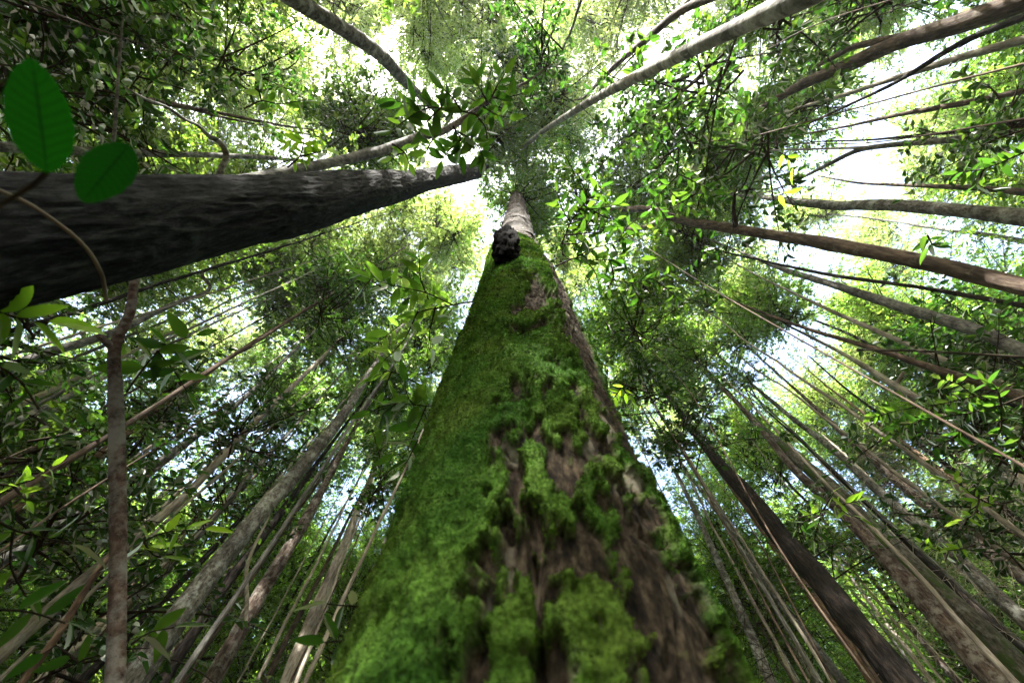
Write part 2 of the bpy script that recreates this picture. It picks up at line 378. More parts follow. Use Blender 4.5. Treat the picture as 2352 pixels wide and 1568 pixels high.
# ------------------------------------------------------------------ trees traced from the photograph
# pts: (x, y, width) in the 2352 x 1568 picture, from the lowest visible point to the tip
def trunk_axis(pts, d0, d1):
    n = len(pts); a = np.array(pts, float)
    L = np.concatenate([[0], np.cumsum(np.hypot(*np.diff(a[:, :2], axis=0).T))])
    # heights grow like 1/(distance to the zenith point): blend the distance by height
    q = [at_h(x, y, 1.0)[2] for x, y, w in pts]; q = np.array(q); t = (q - q[0]) / (q[-1] - q[0]) if abs(q[-1] - q[0]) > .8 else L / L[-1]
    t = np.clip(t, 0, 1)
    P = np.array([at_h(x, y, d0 + (d1 - d0) * tt) for (x, y, w), tt in zip(pts, t)])
    T = unit(np.gradient(P, axis=0)); R = []
    for k in range(n):
        x, y, w = pts[k]
        i0, i1 = max(0, k - 1), min(n - 1, k + 1)
        e = a[i1, :2] - a[i0, :2]; e /= np.linalg.norm(e); pr = np.array([-e[1], e[0]])
        r1 = ray(x + pr[0] * w / 2, y + pr[1] * w / 2); r2 = ray(x - pr[0] * w / 2, y - pr[1] * w / 2)
        n1 = unit(np.cross(r1, T[k])); n2 = unit(np.cross(r2, T[k]))
        be = .5 * math.acos(max(-1, min(1, abs(float(n1 @ n2)))))
        v = P[k] - CAM; dp = np.linalg.norm(v - (v @ T[k]) * T[k])
        R.append(dp * math.sin(be))
    return P, np.array(R)

def bark_disp(amp, freq, zs, seed):
    def f(V, th, rr):
        q = V * np.array([freq, freq, freq * zs])
        a = fbm(q, seed, 3)
        b = fbm(V * np.array([2.2, 2.2, .9]), seed + 9, 2)
        return (a - .5) * amp * rr * 2 + (b - .5) * rr * .28
    return f

def furrow_disp(amp, freq, zs, seed):
    def f(V, th, rr):
        w = V + (fbm(V * [5, 5, 3], seed + 3, 2)[..., None] - .5) * .05
        a = 1 - np.abs(2 * fbm(w * np.array([freq, freq, freq * zs]), seed, 3) - 1) * 3.2
        b = fbm(V * np.array([2.2, 2.2, .9]), seed + 9, 2)
        c = fbm(V * np.array([70, 70, 30]), seed + 5, 2)
        return (np.clip(a, -.6, 1) - .5) * amp * rr + (b - .5) * rr * .22 + (c - .5) * amp * rr * .5
    return f
TREES = []
def tree(label, pts, bark='grey', H=10.0, d=None, top=4.5, crown='medium', cs=1.0, cmat=None, name='tree', cat='tree', group=None, sides=None, up=None, ncrown=1, down=True, amp=.10, coff=(0, 0, 0), freq=14, zsd=.35, step=None):
    r = ray(*pts[-1][:2]); tan = math.hypot(r[0], r[1]) / r[2]
    d1 = (H - CAM[2]) * tan if d is None else (d[1] if isinstance(d, tuple) else d)
    d0 = d1 if d is None else (d[0] if isinstance(d, tuple) else d)
    P, R = trunk_axis(pts, d0, d1)
    # on down to the ground
    if down and P[0][2] > .05:
        T0 = unit(P[1] - P[0]); T0 = unit(T0 * .4 + np.array([0, 0, 1.0]) * .9)
        k = P[0][2] / T0[2]; g = P[0] - T0 * k; gr = R[0] * (1 + .06 * k)
        P = np.vstack([g - T0 * .05, g + T0 * .25, P]); R = np.concatenate([[gr * 1.35], [gr * 1.08], R])
    # on up into the crown
    if top > 0:
        T1 = unit(P[-1] - P[-2]); T1 = unit(T1 * .6 + np.array([0, 0, 1.0]) * .6)
        q1 = P[-1] + T1 * top * .5 + rng.normal(0, .08, 3); q2 = P[-1] + T1 * top + rng.normal(0, .15, 3)
        P = np.vstack([P, q1, q2]); R = np.concatenate([R, [R[-1] * .75, R[-1] * .4]])
    base = np.array([P[0][0], P[0][1], 0.0])
    step = step or max(.05, min(.22, R.max() * 1.0)); Q, r_ = resample(P - base, R, step)
    sd_ = sides or int(np.clip(8 + R.max() * 120, 10, 40))
    s = random.randint(0, 999)
    V, F = tube_arrays(Q, r_, sd_, (furrow_disp if freq > 20 else bark_disp)(amp, freq, zsd, s))
    t = thing(name, base, label, cat, group)
    link('trunk', mesh_from('trunk', V, F, [BARK[bark]]), t)
    TREES.append((t, P[-1]))
    if crown:
        for k in range(ncrown):
            c = P[-1] - base + np.array([0, 0, -1.3 * cs + 1.6 * k]) + np.array(coff) + rng.normal(0, 1.1, 3) * [1, 1, .8] + [0, 0, .8]
            if k: c = c + rng.normal(0, .9, 3) * [1, 1, .4]
            add_crown(t, crown, c, cs * random.uniform(.9, 1.1), cmat)
    return t, base, P, R

def branch(t, base, pts, d0, d1, bark, name='branch', amp=.08):
    """a limb of an already built tree, traced the same way"""
    P, R = trunk_axis(pts, d0, d1)
    Q, r_ = resample(P - base, R, max(.04, R.max()))
    V, F = tube_arrays(Q, r_, 8, bark_disp(amp, 14, .4, 3))
    return link(name, mesh_from(name, V, F, [BARK[bark]]), t)
#TREES_HERE

# --- the big dark trunk on the left, and the thin vine on it
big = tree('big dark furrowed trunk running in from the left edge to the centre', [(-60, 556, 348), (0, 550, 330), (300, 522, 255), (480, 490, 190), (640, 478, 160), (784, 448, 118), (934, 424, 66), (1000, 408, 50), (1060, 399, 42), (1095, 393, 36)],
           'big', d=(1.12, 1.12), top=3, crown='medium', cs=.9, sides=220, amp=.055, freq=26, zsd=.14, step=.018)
def vine(label, pts, d, w, mat, name='vine'):
    P = np.array([at_h(x, y, dd) for (x, y), dd in zip(pts, d)]); base = P[0] * [1, 1, 0]
    Q, r_ = resample(P - base, np.full(len(P), w), .02)
    V, F = tube_arrays(Q, r_, 8, bark_disp(.1, 30, .5, 4))
    return tag(link(name, mesh_from(name, V, F, [mat]), None, base), label, 'vine')
vine('thin brown vine curving across the big dark left trunk', [(-40, 425), (0, 437), (60, 462), (130, 510), (180, 548), (215, 590), (238, 640), (244, 690)], [.88, .865, .855, .85, .85, .86, .90, .99], .0035, VINE)

# --- top of the picture
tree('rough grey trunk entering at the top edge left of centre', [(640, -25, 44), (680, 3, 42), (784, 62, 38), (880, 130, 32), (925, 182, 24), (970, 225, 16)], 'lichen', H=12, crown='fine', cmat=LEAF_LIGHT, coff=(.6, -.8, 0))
tb = tree('slender ringed grey stem bending above the big left trunk', [(560, 415, 28), (640, 398, 27), (784, 369, 25), (884, 344, 24), (934, 324, 22), (969, 311, 21), (999, 309, 20), (1044, 288, 17), (1084, 260, 14), (1110, 240, 11), (1129, 225, 8)], 'grey', d=(2.1, 1.35), top=1.2, crown=None)
tree('smooth pale ringed trunk crossing the top right from the corner area to the centre', [(1900, -35, 66), (1840, -5, 62), (1778, 22, 54), (1718, 53, 46), (1568, 123, 35), (1409, 204, 23), (1344, 240, 18), (1254, 296, 12), (1205, 335, 8)], 'birch', d=(1.9, 1.0), top=2.5, crown='medium', cs=.8, amp=.05)
tree('dim brown trunk glimpsed behind the pale ringed trunk near the top edge', [(1680, -20, 24), (1568, 18, 20), (1490, 85, 17), (1414, 150, 13), (1370, 195, 9)], 'brown', H=13, crown='broad', cmat=LEAF_DARK)
ta, ba, Pa, Ra = tree('grey brown forked trunk in the upper right corner', [(2420, -22, 52), (2352, 2, 50), (2168, 67, 42), (2068, 92, 36), (1958, 146, 31), (1868, 182, 24), (1783, 226, 17), (1730, 262, 10)], 'brown', H=12, crown='broad', cmat=LEAF_DARK)
branch(ta, ba, [(2100, 78, 20), (2030, 92, 18), (1958, 108, 15), (1880, 150, 9)], math.hypot(*Pa[2][:2]), math.hypot(*Pa[2][:2]), 'brown')
tree('thin dark stem below the forked trunk of the upper right corner', [(2420, 10, 18), (2352, 40, 17), (2243, 80, 15), (2188, 107, 14), (2143, 137, 12), (2060, 190, 8)], 'dark', H=10, crown='medium')
tree('pale blurred stem meeting the right edge under the upper right corner', [(2420, 72, 26), (2352, 92, 24), (2243, 121, 20), (2100, 165, 15), (1950, 215, 9)], 'pale', H=12, crown='fine')
tree('thin brown stem on the right edge between the pale blurred and bending grey ones', [(2420, 193, 16), (2352, 210, 15), (2168, 246, 13), (2068, 262, 10), (1950, 290, 6)], 'brown', H=11, crown='fine')
tg, bg_, Pg, Rg = tree('slender grey stem bending and splitting towards the centre from the right edge', [(2420, 288, 20), (2352, 300, 19), (2218, 318, 17), (2133, 326, 15), (2043, 333, 13), (1968, 343, 11), (1918, 370, 9), (1868, 395, 7), (1820, 420, 4)], 'grey', H=10, crown='medium', cs=.8)
branch(tg, bg_, [(2010, 338, 9), (1918, 341, 6), (1758, 346, 3)], math.hypot(*Pg[2][:2]), math.hypot(*Pg[2][:2]) * .96, 'pale')
tree('thin dark brown stem lying just above the bending grey stem', [(2420, 276, 12), (2352, 286, 11), (2218, 302, 9), (2118, 310, 7), (2000, 322, 5)], 'dark', H=12, crown='fine')
tree('short greyish stem at the right edge above the thick pale speckled one', [(2420, 450, 20), (2352, 441, 18), (2218, 430, 13), (2118, 427, 9)], 'brown', H=13, crown='fine')
tree('pale speckled knobbly trunk at the right edge above the long dark brown one', [(2420, 508, 42), (2352, 499, 39), (2168, 479, 30), (2068, 472, 27), (1968, 470, 25), (1918, 474, 22), (1833, 465, 18), (1793, 459, 13), (1740, 452, 8)], 'lichen', H=12, crown='medium', amp=.16)
tc_, bc_, Pc, Rc = tree('long thick dark brown trunk crossing the right side', [(2420, 676, 50), (2352, 659, 47), (2168, 612, 42), (2018, 580, 37), (1868, 554, 30), (1718, 531, 24), (1643, 519, 22), (1569, 508, 20), (1487, 479, 16), (1405, 482, 10)], 'brown', H=13, crown='medium', cs=.9, amp=.14)
branch(tc_, bc_, [(1690, 526, 14), (1684, 480, 10), (1688, 445, 7)], math.hypot(*Pc[2][:2]) - .05, math.hypot(*Pc[2][:2]) - .05, 'dark')
branch(tc_, bc_, [(1545, 500, 14), (1522, 504, 13), (1487, 520, 11), (1452, 527, 9), (1430, 520, 5)], math.hypot(*Pc[2][:2]), math.hypot(*Pc[2][:2]) * .97, 'pale')
tree('long thin dark stem parallel to and below the thick dark brown trunk', [(2420, 714, 13), (2352, 702, 13), (2118, 660, 10), (1918, 634, 8), (1788, 607, 6), (1668, 580, 4)], 'dark', H=12, crown='fine')
tree('smooth light grey trunk sloping down to the right edge', [(2420, 842, 34), (2352, 806, 32), (2243, 757, 30), (2118, 720, 26), (2018, 688, 23), (1918, 655, 18), (1818, 625, 13), (1768, 607, 9), (1700, 578, 5)], 'grey', H=13, crown='fine', cmat=LEAF_LIGHT)
tree('dark then orange brown stem arcing below the smooth light grey trunk', [(2420, 945, 28), (2352, 914, 26), (2268, 884, 23), (2218, 868, 20), (2118, 838, 16), (2043, 811, 13), (1943, 781, 10), (1868, 760, 8), (1768, 725, 7), (1693, 695, 5), (1618, 663, 3)], 'brown', H=11, crown='medium')
tree('thin sunlit white stem between the light grey trunk and the arcing brown stem', [(2380, 920, 22), (2293, 878, 20), (2218, 846, 17), (2168, 827, 14), (2068, 783, 12), (1918, 718, 8), (1743, 635, 4)], 'pale', H=12, crown='fine')
vine('thin dark branch running level to the right edge under the arcing brown stem', [(1968, 803), (2120, 806), (2240, 813), (2352, 820), (2420, 826)], [4.3, 4.35, 4.4, 4.5, 4.6], .012, TWIG_DARK, 'bare_branch')
ti, bi_, Pi_, Ri = tree('bleached forked trunk fading behind leaves right of centre', [(2352, 1115, 34), (2230, 1010, 28), (2150, 945, 24), (2093, 908, 20), (2043, 879, 17), (1983, 839, 13), (1930, 808, 8)], 'pale', H=13, crown='fine', cmat=LEAF_LIGHT)
branch(ti, bi_, [(2055, 886, 10), (2070, 862, 9), (2090, 838, 7), (2105, 815, 4)], math.hypot(*Pi_[2][:2]), math.hypot(*Pi_[2][:2]), 'pale')

# --- lower right
tree('stout olive grey trunk running to the lower right corner, largest there', [(2420, 1612, 66), (2352, 1549, 64), (2268, 1466, 60), (2168, 1376, 58), (2068, 1284, 50), (1993, 1209, 42), (1918, 1124, 34), (1848, 1069, 28), (1783, 1014, 22), (1730, 965, 14), (1680, 910, 9)], 'green', H=11, crown='medium', amp=.12)
tree('pinkish trunk leaning against the stout olive grey trunk from its left', [(2330, 1610, 58), (2290, 1568, 56), (2230, 1500, 52), (2150, 1405, 46), (2068, 1322, 42), (2018, 1262, 34), (1958, 1199, 27), (1893, 1139, 22), (1828, 1084, 18), (1783, 1029, 15), (1738, 974, 12), (1693, 924, 10), (1618, 855, 6)], 'red', H=12, crown='medium', amp=.12)
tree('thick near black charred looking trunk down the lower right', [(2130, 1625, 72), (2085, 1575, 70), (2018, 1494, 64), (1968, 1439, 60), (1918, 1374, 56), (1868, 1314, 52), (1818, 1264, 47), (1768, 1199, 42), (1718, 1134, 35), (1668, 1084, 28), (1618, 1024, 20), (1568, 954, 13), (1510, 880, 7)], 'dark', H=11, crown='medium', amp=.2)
tree('tan stem pressed to the left side of the charred looking trunk', [(2050, 1620, 30), (2008, 1568, 28), (1968, 1503, 26), (1918, 1438, 24), (1868, 1372, 22), (1818, 1306, 20), (1768, 1236, 17), (1693, 1134, 13), (1638, 1059, 9)], 'orange', H=10.5, crown='medium')
tree('grey lichen speckled trunk right of the stout olive grey trunk', [(2420, 1490, 36), (2352, 1425, 34), (2230, 1310, 31), (2118, 1209, 27), (2068, 1172, 24), (2018, 1128, 21), (1968, 1082, 18), (1918, 1034, 15), (1818, 959, 11), (1723, 879, 7)], 'lichen', H=12, crown='fine')
tree('reddish brown crooked trunk passing through the twig thicket at right', [(2420, 1380, 28), (2352, 1330, 27), (2240, 1245, 25), (2143, 1174, 23), (2093, 1134, 21), (2043, 1088, 19), (1993, 1048, 17), (1943, 1004, 14), (1888, 949, 10), (1838, 904, 7)], 'red', H=12, crown='fine', amp=.18)
tree('slim pole, pale above and dark below, between the olive trunk and the lichen speckled one', [(2420, 1550, 24), (2352, 1486, 22), (2243, 1395, 20), (2168, 1328, 17), (2093, 1257, 14), (2043, 1205, 12), (1993, 1158, 10), (1918, 1089, 8), (1853, 1024, 6)], 'dark', H=10, crown='fine')
tree('bright sunlit cream trunk near the right edge low down', [(2420, 1470, 34), (2352, 1418, 32), (2293, 1374, 29), (2243, 1332, 26), (2188, 1284, 22), (2110, 1210, 15), (2040, 1140, 9)], 'pale', H=13, crown='fine')
tree('brown and cream stem among bright leaf sprays at the right edge', [(2420, 1262, 24), (2352, 1212, 22), (2293, 1165, 19), (2218, 1122, 16), (2120, 1050, 11), (2020, 975, 7)], 'orange', H=13, crown='fine')
tree('dark grey stem at the right edge just above the brown and cream stem', [(2420, 1260, 20), (2352, 1205, 18), (2260, 1130, 15), (2168, 1064, 12), (2060, 980, 8)], 'dark', H=11, crown='medium')
tree('straight grey pole right beside the mossy trunk near the bottom edge', [(1980, 1625, 24), (1938, 1568, 23), (1893, 1509, 21), (1843, 1449, 18), (1793, 1384, 16), (1743, 1309, 14), (1668, 1199, 11), (1578, 1084, 7)], 'grey', H=12, crown='fine')
tree('dusky speckled pole rising next to the lower right side of the mossy trunk', [(1800, 1620, 28), (1770, 1568, 27), (1735, 1480, 22), (1700, 1400, 19), (1650, 1290, 15), (1600, 1180, 11), (1540, 1060, 7)], 'lichen', H=12, crown='medium')
tree('white thin pole at the bottom edge right of the charred looking trunk', [(2185, 1620, 15), (2140, 1568, 14), (2093, 1500, 12), (2018, 1410, 10), (1950, 1320, 7)], 'pale', H=12, crown='fine')
tree('second white thin pole at the bottom edge, next to the olive grey trunk', [(2270, 1630, 14), (2205, 1568, 13), (2130, 1480, 11), (2050, 1390, 9), (1960, 1280, 6)], 'pale', H=12.5, crown='fine')
tree('cream streaked thin pole just left of the tan stem at the bottom', [(1905, 1620, 16), (1880, 1575, 15), (1835, 1500, 13), (1780, 1410, 11), (1720, 1300, 8)], 'birch', H=12.5, crown='fine')

# --- lower left
tree('tall cracked grey barked trunk rising left of the mossy trunk, thickest at lower left', [(270, 1620, 66), (300, 1570, 64), (325, 1534, 62), (400, 1432, 56), (450, 1359, 51), (525, 1266, 46), (600, 1174, 38), (665, 1104, 33), (725, 1034, 30), (784, 959, 25), (815, 912, 19), (860, 840, 11)], 'lichen', H=10.5, crown='medium', amp=.1)
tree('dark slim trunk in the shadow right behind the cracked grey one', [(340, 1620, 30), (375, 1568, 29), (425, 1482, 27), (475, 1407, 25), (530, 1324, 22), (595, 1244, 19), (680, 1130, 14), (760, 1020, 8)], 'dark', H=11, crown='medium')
tree('flaking red brown trunk, second large one left of the mossy trunk', [(455, 1620, 44), (490, 1555, 41), (545, 1459, 37), (600, 1359, 34), (650, 1281, 31), (700, 1197, 25), (745, 1115, 17), (800, 1010, 10)], 'red', H=11, crown='medium', amp=.15)
tree('pale pinkish trunk nearest the lower left side of the mossy trunk', [(640, 1620, 38), (660, 1568, 36), (690, 1484, 33), (720, 1416, 29), (750, 1344, 25), (784, 1268, 20), (824, 1164, 15), (862, 1070, 9)], 'pale', H=11, crown='medium', amp=.14)
tree('thin shadowed pole between the flaking red brown and pale pinkish trunks', [(585, 1620, 16), (610, 1568, 15), (650, 1480, 13), (700, 1390, 11), (745, 1305, 9), (800, 1190, 6)], 'brown', H=11, crown='fine')
tree('short pale crooked stem between the cracked grey and red brown trunks', [(560, 1440, 13), (568, 1390, 12), (566, 1345, 11), (564, 1304, 10), (585, 1250, 7)], 'pale', d=(7.5, 7.5), top=1.5, crown=None, down=False)
tree('long mottled cream trunk passing diagonally through the lower left', [(-60, 1560, 34), (0, 1500, 33), (100, 1414, 31), (200, 1326, 29), (325, 1222, 26), (390, 1169, 23), (435, 1129, 20), (525, 1034, 17), (600, 954, 14), (675, 884, 11), (760, 800, 7)], 'pale', H=11, crown='medium', amp=.12)
tree('faint grey trunk high in the lower left foliage with a sunlit patch', [(-60, 1330, 24), (0, 1290, 23), (150, 1195, 20), (300, 1105, 18), (450, 1000, 15), (500, 966, 14), (600, 880, 10), (700, 780, 6)], 'grey', H=12, crown='fine')
tree('dull rosy trunk just above the orange lit one at left', [(-60, 1385, 22), (0, 1350, 21), (100, 1274, 19), (175, 1219, 17), (250, 1164, 14), (400, 1045, 9)], 'red', H=11, crown='medium')
tree('thin pinkish pole in the thicket crossing left of the cracked grey trunk', [(50, 1600, 17), (100, 1553, 16), (200, 1461, 15), (330, 1342, 13), (440, 1238, 11), (495, 1179, 10), (550, 1112, 9), (590, 1070, 6)], 'pale', H=10, crown='medium')
tree('near black pole between the cream diagonal trunk and the cracked grey one', [(120, 1625, 24), (180, 1570, 22), (300, 1452, 19), (340, 1411, 18), (400, 1351, 16), (485, 1266, 13), (570, 1170, 9)], 'dark', H=10, crown='medium')
tree('brownish pole parallel to the near black pole, a little higher', [(60, 1640, 20), (150, 1545, 18), (300, 1386, 15), (350, 1335, 14), (440, 1246, 12), (540, 1140, 8)], 'brown', H=11, crown='fine')
tree('leaning pale trunk bent at mid height, on the left edge under the big dark trunk', [(-60, 882, 30), (0, 851, 28), (65, 826, 25), (125, 804, 22), (210, 782, 18), (290, 752, 15), (360, 716, 12), (420, 688, 10), (470, 676, 9), (490, 655, 8), (455, 632, 8), (470, 620, 6)], 'grey', H=8.5, crown='medium', top=1.2, cs=.7)
tree('upper of two sun bleached stems reaching the left edge', [(-60, 985, 16), (0, 949, 15), (105, 902, 13), (175, 870, 11), (245, 838, 9), (400, 760, 6)], 'pale', H=11, crown='medium')
tree('lower of two sun bleached stems reaching the left edge', [(-60, 1018, 18), (0, 982, 17), (120, 930, 14), (180, 897, 13), (245, 862, 11), (400, 785, 7)], 'birch', H=10, crown='fine')
tree('straight dark stem meeting the left edge below the two bleached stems', [(-60, 1128, 13), (0, 1096, 12), (50, 1070, 11), (125, 1026, 10), (240, 974, 9), (420, 880, 6)], 'dark', H=9.5, crown='medium')
tree('orange lit trunk patch slanting at left behind the foreground sapling', [(-60, 1235, 25), (0, 1192, 24), (130, 1116, 22), (200, 1069, 20), (245, 1031, 18), (350, 944, 15), (425, 898, 12), (520, 825, 7)], 'orange', H=11, crown='medium', amp=.14)
tree('grey stem running level behind the two big near leaves', [(-60, 332, 26), (0, 338, 24), (150, 346, 21), (300, 351, 18), (500, 357, 13), (620, 362, 9)], 'lichen', H=10, crown='medium')
tree('dark brown stem above the two big near leaves, running level', [(-60, 205, 22), (0, 208, 20), (150, 216, 17), (350, 232, 14), (480, 255, 10)], 'brown', H=9, crown='broad', cmat=LEAF_DARK)
tree('crooked branchy stem dropping behind the big left trunk near its upper edge', [(500, 425, 18), (506, 392, 17), (522, 362, 17), (516, 338, 14), (500, 322, 10), (478, 312, 9), (455, 287, 7), (425, 276, 6), (385, 246, 6), (330, 226, 5), (270, 190, 3)], 'lichen', d=(2.9, 2.9), top=0, crown=None, down=False)
tree('thin grey upright stem in the dark upper left foliage', [(255, 345, 11), (262, 318, 11), (268, 230, 10), (275, 125, 8), (282, 40, 5)], 'grey', d=(3.6, 3.6), top=0, crown=None, down=False)

# --- the sapling standing close, lower left
ts, bs, Ps, Rs = tree('reddish mottled sapling stem standing close, upright at lower left', [(262, 1640, 54), (265, 1568, 52), (270, 1384, 47), (272, 1234, 44), (270, 1084, 40), (268, 984, 38), (265, 884, 35), (259, 800, 31), (274, 766, 28), (300, 722, 26), (308, 650, 24), (312, 600, 20), (318, 520, 15)], 'sapling', d=(1.35, 1.55), top=0, crown=None, name='sapling', amp=.06)
branch(ts, bs, [(258, 796, 22), (240, 782, 18), (224, 770, 12)], 1.50, 1.52, 'sapling', name='branch_stub')
vine('bent orange brown branch in the bottom left corner', [(30, 1600), (50, 1566), (75, 1534), (125, 1470), (160, 1414), (200, 1346), (240, 1290), (262, 1262)], [1.9, 1.9, 1.9, 1.9, 1.9, 1.9, 1.9, 1.9], .010, BARK['orange'], 'bare_branch')

# ------------------------------------------------------------------ the mossy trunk
def mossy():
    # profile: radius against height, from its width in the photograph
    prof = []
    axis_pts = [(1249, 1568, 988), (1223, 1130, 597), (1210, 950, 444), (1209, 784, 310), (1201, 650, 195)]
    D = .74
    zs, cs, rs = [], [], []
    for x, y, w in axis_pts:
        a1 = ray(x - w / 2, y); a2 = ray(x + w / 2, y)
        t1 = math.atan2(a1[0], a1[1]); t2 = math.atan2(a2[0], a2[1]); m = (t1 + t2) / 2; h = (t2 - t1) / 2
        r = D * math.sin(h); r3 = ray(x, y); z = CAM[2] + D * r3[2] / math.hypot(r3[0], r3[1])
        zs.append(z); cs.append((D * math.sin(m), D * math.cos(m))); rs.append(r)
    base = np.array([cs[0][0], cs[0][1], 0])
    # extend down and up
    zs = [-.2, 0.25] + zs + [3.9, 4.3, 4.7, 9.8, 15.6, 18.5]
    rs = [rs[0] * 1.28, rs[0] * 1.08] + rs + [.268, .272, .235, .22, .21, .12]
    dx = [cs[0]] * 2 + cs + [(-.001, .74), (.0, .74), (.0, .74), (-.005, .74), (-.02, .74), (-.02, .74)]
    zs = np.array(zs); assert (np.diff(zs) > 0).all(), zs; rs = np.array(rs) - np.where(zs < 4.5, .027, .012); dx = np.array(dx)
    z = [-.2]
    while z[-1] < 4.95: z.append(z[-1] + .0045 * (1 + max(0, z[-1] - .8) * 1.1) + (.02 if z[-1] < .5 else 0))
    z = np.array(z); nth = 420
    th = np.linspace(0, 2 * np.pi, nth, endpoint=False)     # 0 = towards the camera (-Y), + = towards +X
    def smooth_interp(zz, ys):
        return np.interp(zz, zs, ys)
    R = smooth_interp(z, rs); ax = smooth_interp(z, dx[:, 0]); ay = smooth_interp(z, dx[:, 1])
    phi = (th + np.pi) % (2 * np.pi) - np.pi
    S, C = np.sin(th), -np.cos(th)
    def pos(rr, zz, axx, ayy):
        return np.stack([axx[:, None] + rr * S[None], ayy[:, None] + rr * C[None], np.repeat(zz[:, None], nth, 1)], -1)
    P0 = pos(R[:, None] * np.ones(nth)[None], z, ax, ay)
    # bark relief
    rid = fbm(P0 * [26, 26, 6], 3, 4) - .5
    big_ = fbm(P0 * [5, 5, 1.6], 8, 3) - .5
    crack = np.exp(-((phi[None] + .035 + .05 * (vnoise(np.stack([z * 2.2, z * 0, z * 0], -1), 4)[:, None] - .5)) / .03) ** 2) * sstep(2.2, 1.4, z)[:, None]
    ck = 1 - np.abs(2 * fbm(P0 * [20, 20, 5] + fbm(P0 * 6, 2, 2)[..., None] * 1.5, 91, 3) - 1) * 7
    bark = -np.clip(ck, 0, 1) * .012 + rid * .026 + (fbm(P0 * [70, 70, 30], 13, 3) - .5) * .010 + big_ * .022 - crack * .022
    # moss cover
    ph = np.degrees(phi)[None] * np.ones((len(z), 1)); zz = z[:, None] * np.ones((1, nth))
    n = fbm(P0 * [6.5, 6.5, 2.6], 21, 5, .55)
    nm = fbm(P0 * [30, 30, 15], 61, 4, .65); ctr = sstep(-45, -15, ph) * sstep(1.9, 1.2, zz)
    n = n * (1 - .8 * ctr) + nm * .8 * ctr
    n = n * .8 + nm * .2
    bias = .33 * np.ones_like(n)
    bias += .16 * sstep(0, -35, ph)
    bias -= .8 * sstep(28, 40, ph + 20 * (n - .5)) * sstep(1.1, 1.7, zz) * sstep(78, 68, ph)
    bias -= .10 * sstep(22, 34, ph) * sstep(1.5, 1.1, zz) * sstep(58, 52, ph)
    bias -= .115 * sstep(1.6, 1.0, zz) * sstep(-30, -8, ph)
    bias -= .10 * sstep(1.6, 1.0, zz) * sstep(14, 30, ph)
    bias += .14 * sstep(48, 56, ph) * sstep(1.3, 1.0, zz)
    bias -= .26 * np.exp(-((ph - 8) / 9) ** 2 - ((zz - 2.25) / .28) ** 2)          # bare grey patch half way up
    bias -= .2 * np.exp(-((ph - 24) / 6) ** 2) * sstep(1.1, .95, zz) 
    bias -= .08 * np.exp(-((ph + 8) / 6) ** 2) * np.exp(-((zz - 1.15) / .22) ** 2)
    bias -= .03 * sstep(1.15, .85, zz) * sstep(-34, -14, ph)
    hole = np.exp(-((ph - 1) / 13) ** 2 - ((zz - 1.72 - .004 * ph) / .05) ** 2) + .9 * np.exp(-((ph + 6) / 6) ** 2 - ((zz - 2.35) / .06) ** 2) + .8 * np.exp(-((ph + 5) / 7) ** 2 - ((zz - 2.6) / .05) ** 2)
    bias -= .34 * hole
    # ragged upper end of the moss
    bias -= 1.0 * sstep(4.0, 4.6, zz + .5 * (n - .5) + .004 * ph)
    m = sstep(.49, .60, n * 1.7 - .35 + bias - .12)
    lump = 1 - np.abs(fbm(P0 * [15, 15, 12], 31, 3) - .5) * 4
    lump2 = fbm(P0 * [42, 42, 38], 41, 3)
    th_m = m * (.006 + .014 * np.clip(lump, 0, 1) + .020 * (lump2 - .4)) 
    th_m += m * .012 * fbm(P0 * [6, 6, 5], 51, 2) 
    Rm = R[:, None] + bark * (1 - .6 * m) + th_m - .03 * hole
    V = pos(Rm, z, ax, ay).reshape(-1, 3) - base
    nz = len(z); i = np.arange(nz - 1)[:, None] * nth; j = np.arange(nth)[None]; j2 = (j + 1) % nth
    F = np.stack([i + j, i + j2, i + nth + j2, i + nth + j], -1).reshape(-1, 4)
    depth = np.clip((th_m - .012) / .04, 0, 1)
    # material: moss where the attribute says so, bark elsewhere
    mt, nt = new_mat('mossy_bark'); L = nt.links.new
    tc = N(nt, 'ShaderNodeTexCoord'); a = N(nt, 'ShaderNodeAttribute'); a.attribute_name = 'moss'; b = N(nt, 'ShaderNodeAttribute'); b.attribute_name = 'crest'
    mp = N(nt, 'ShaderNodeMapping'); mp.inputs['Scale'].default_value = (1, 1, .5); L(tc.outputs['Object'], mp.inputs[0])
    n1 = N(nt, 'ShaderNodeTexNoise'); n1.inputs['Scale'].default_value = 52; n1.inputs['Detail'].default_value = 8; n1.inputs['Roughness'].default_value = .75; L(mp.outputs[0], n1.inputs[0])
    n2 = N(nt, 'ShaderNodeTexNoise'); n2.inputs['Scale'].default_value = 7; n2.inputs['Detail'].default_value = 5; L(tc.outputs['Object'], n2.inputs[0])
    bc = ramp(nt, n1.outputs[0], [(.38, (.006, .005, .004)), (.50, (.028, .020, .013)), (.62, (.09, .068, .044))])
    L(mp.outputs[0], n2.inputs[0]); n2.inputs['Scale'].default_value = 16
    bc = mixc(nt, ramp(nt, n2.outputs[0], [(.58, (0, 0, 0)), (.66, (1, 1, 1))]), bc, (.15, .135, .10))
    n3 = N(nt, 'ShaderNodeTexNoise'); n3.inputs['Scale'].default_value = 4.2; n3.inputs['Detail'].default_value = 4; L(tc.outputs['Object'], n3.inputs[0])
    n4 = N(nt, 'ShaderNodeTexNoise'); n4.inputs['Scale'].default_value = 130; n4.inputs['Detail'].default_value = 4; L(tc.outputs['Object'], n4.inputs[0])
    mc = ramp(nt, n3.outputs[0], [(.35, (.030, .085, .010)), (.5, (.055, .115, .014)), (.72, (.09, .13, .02))])
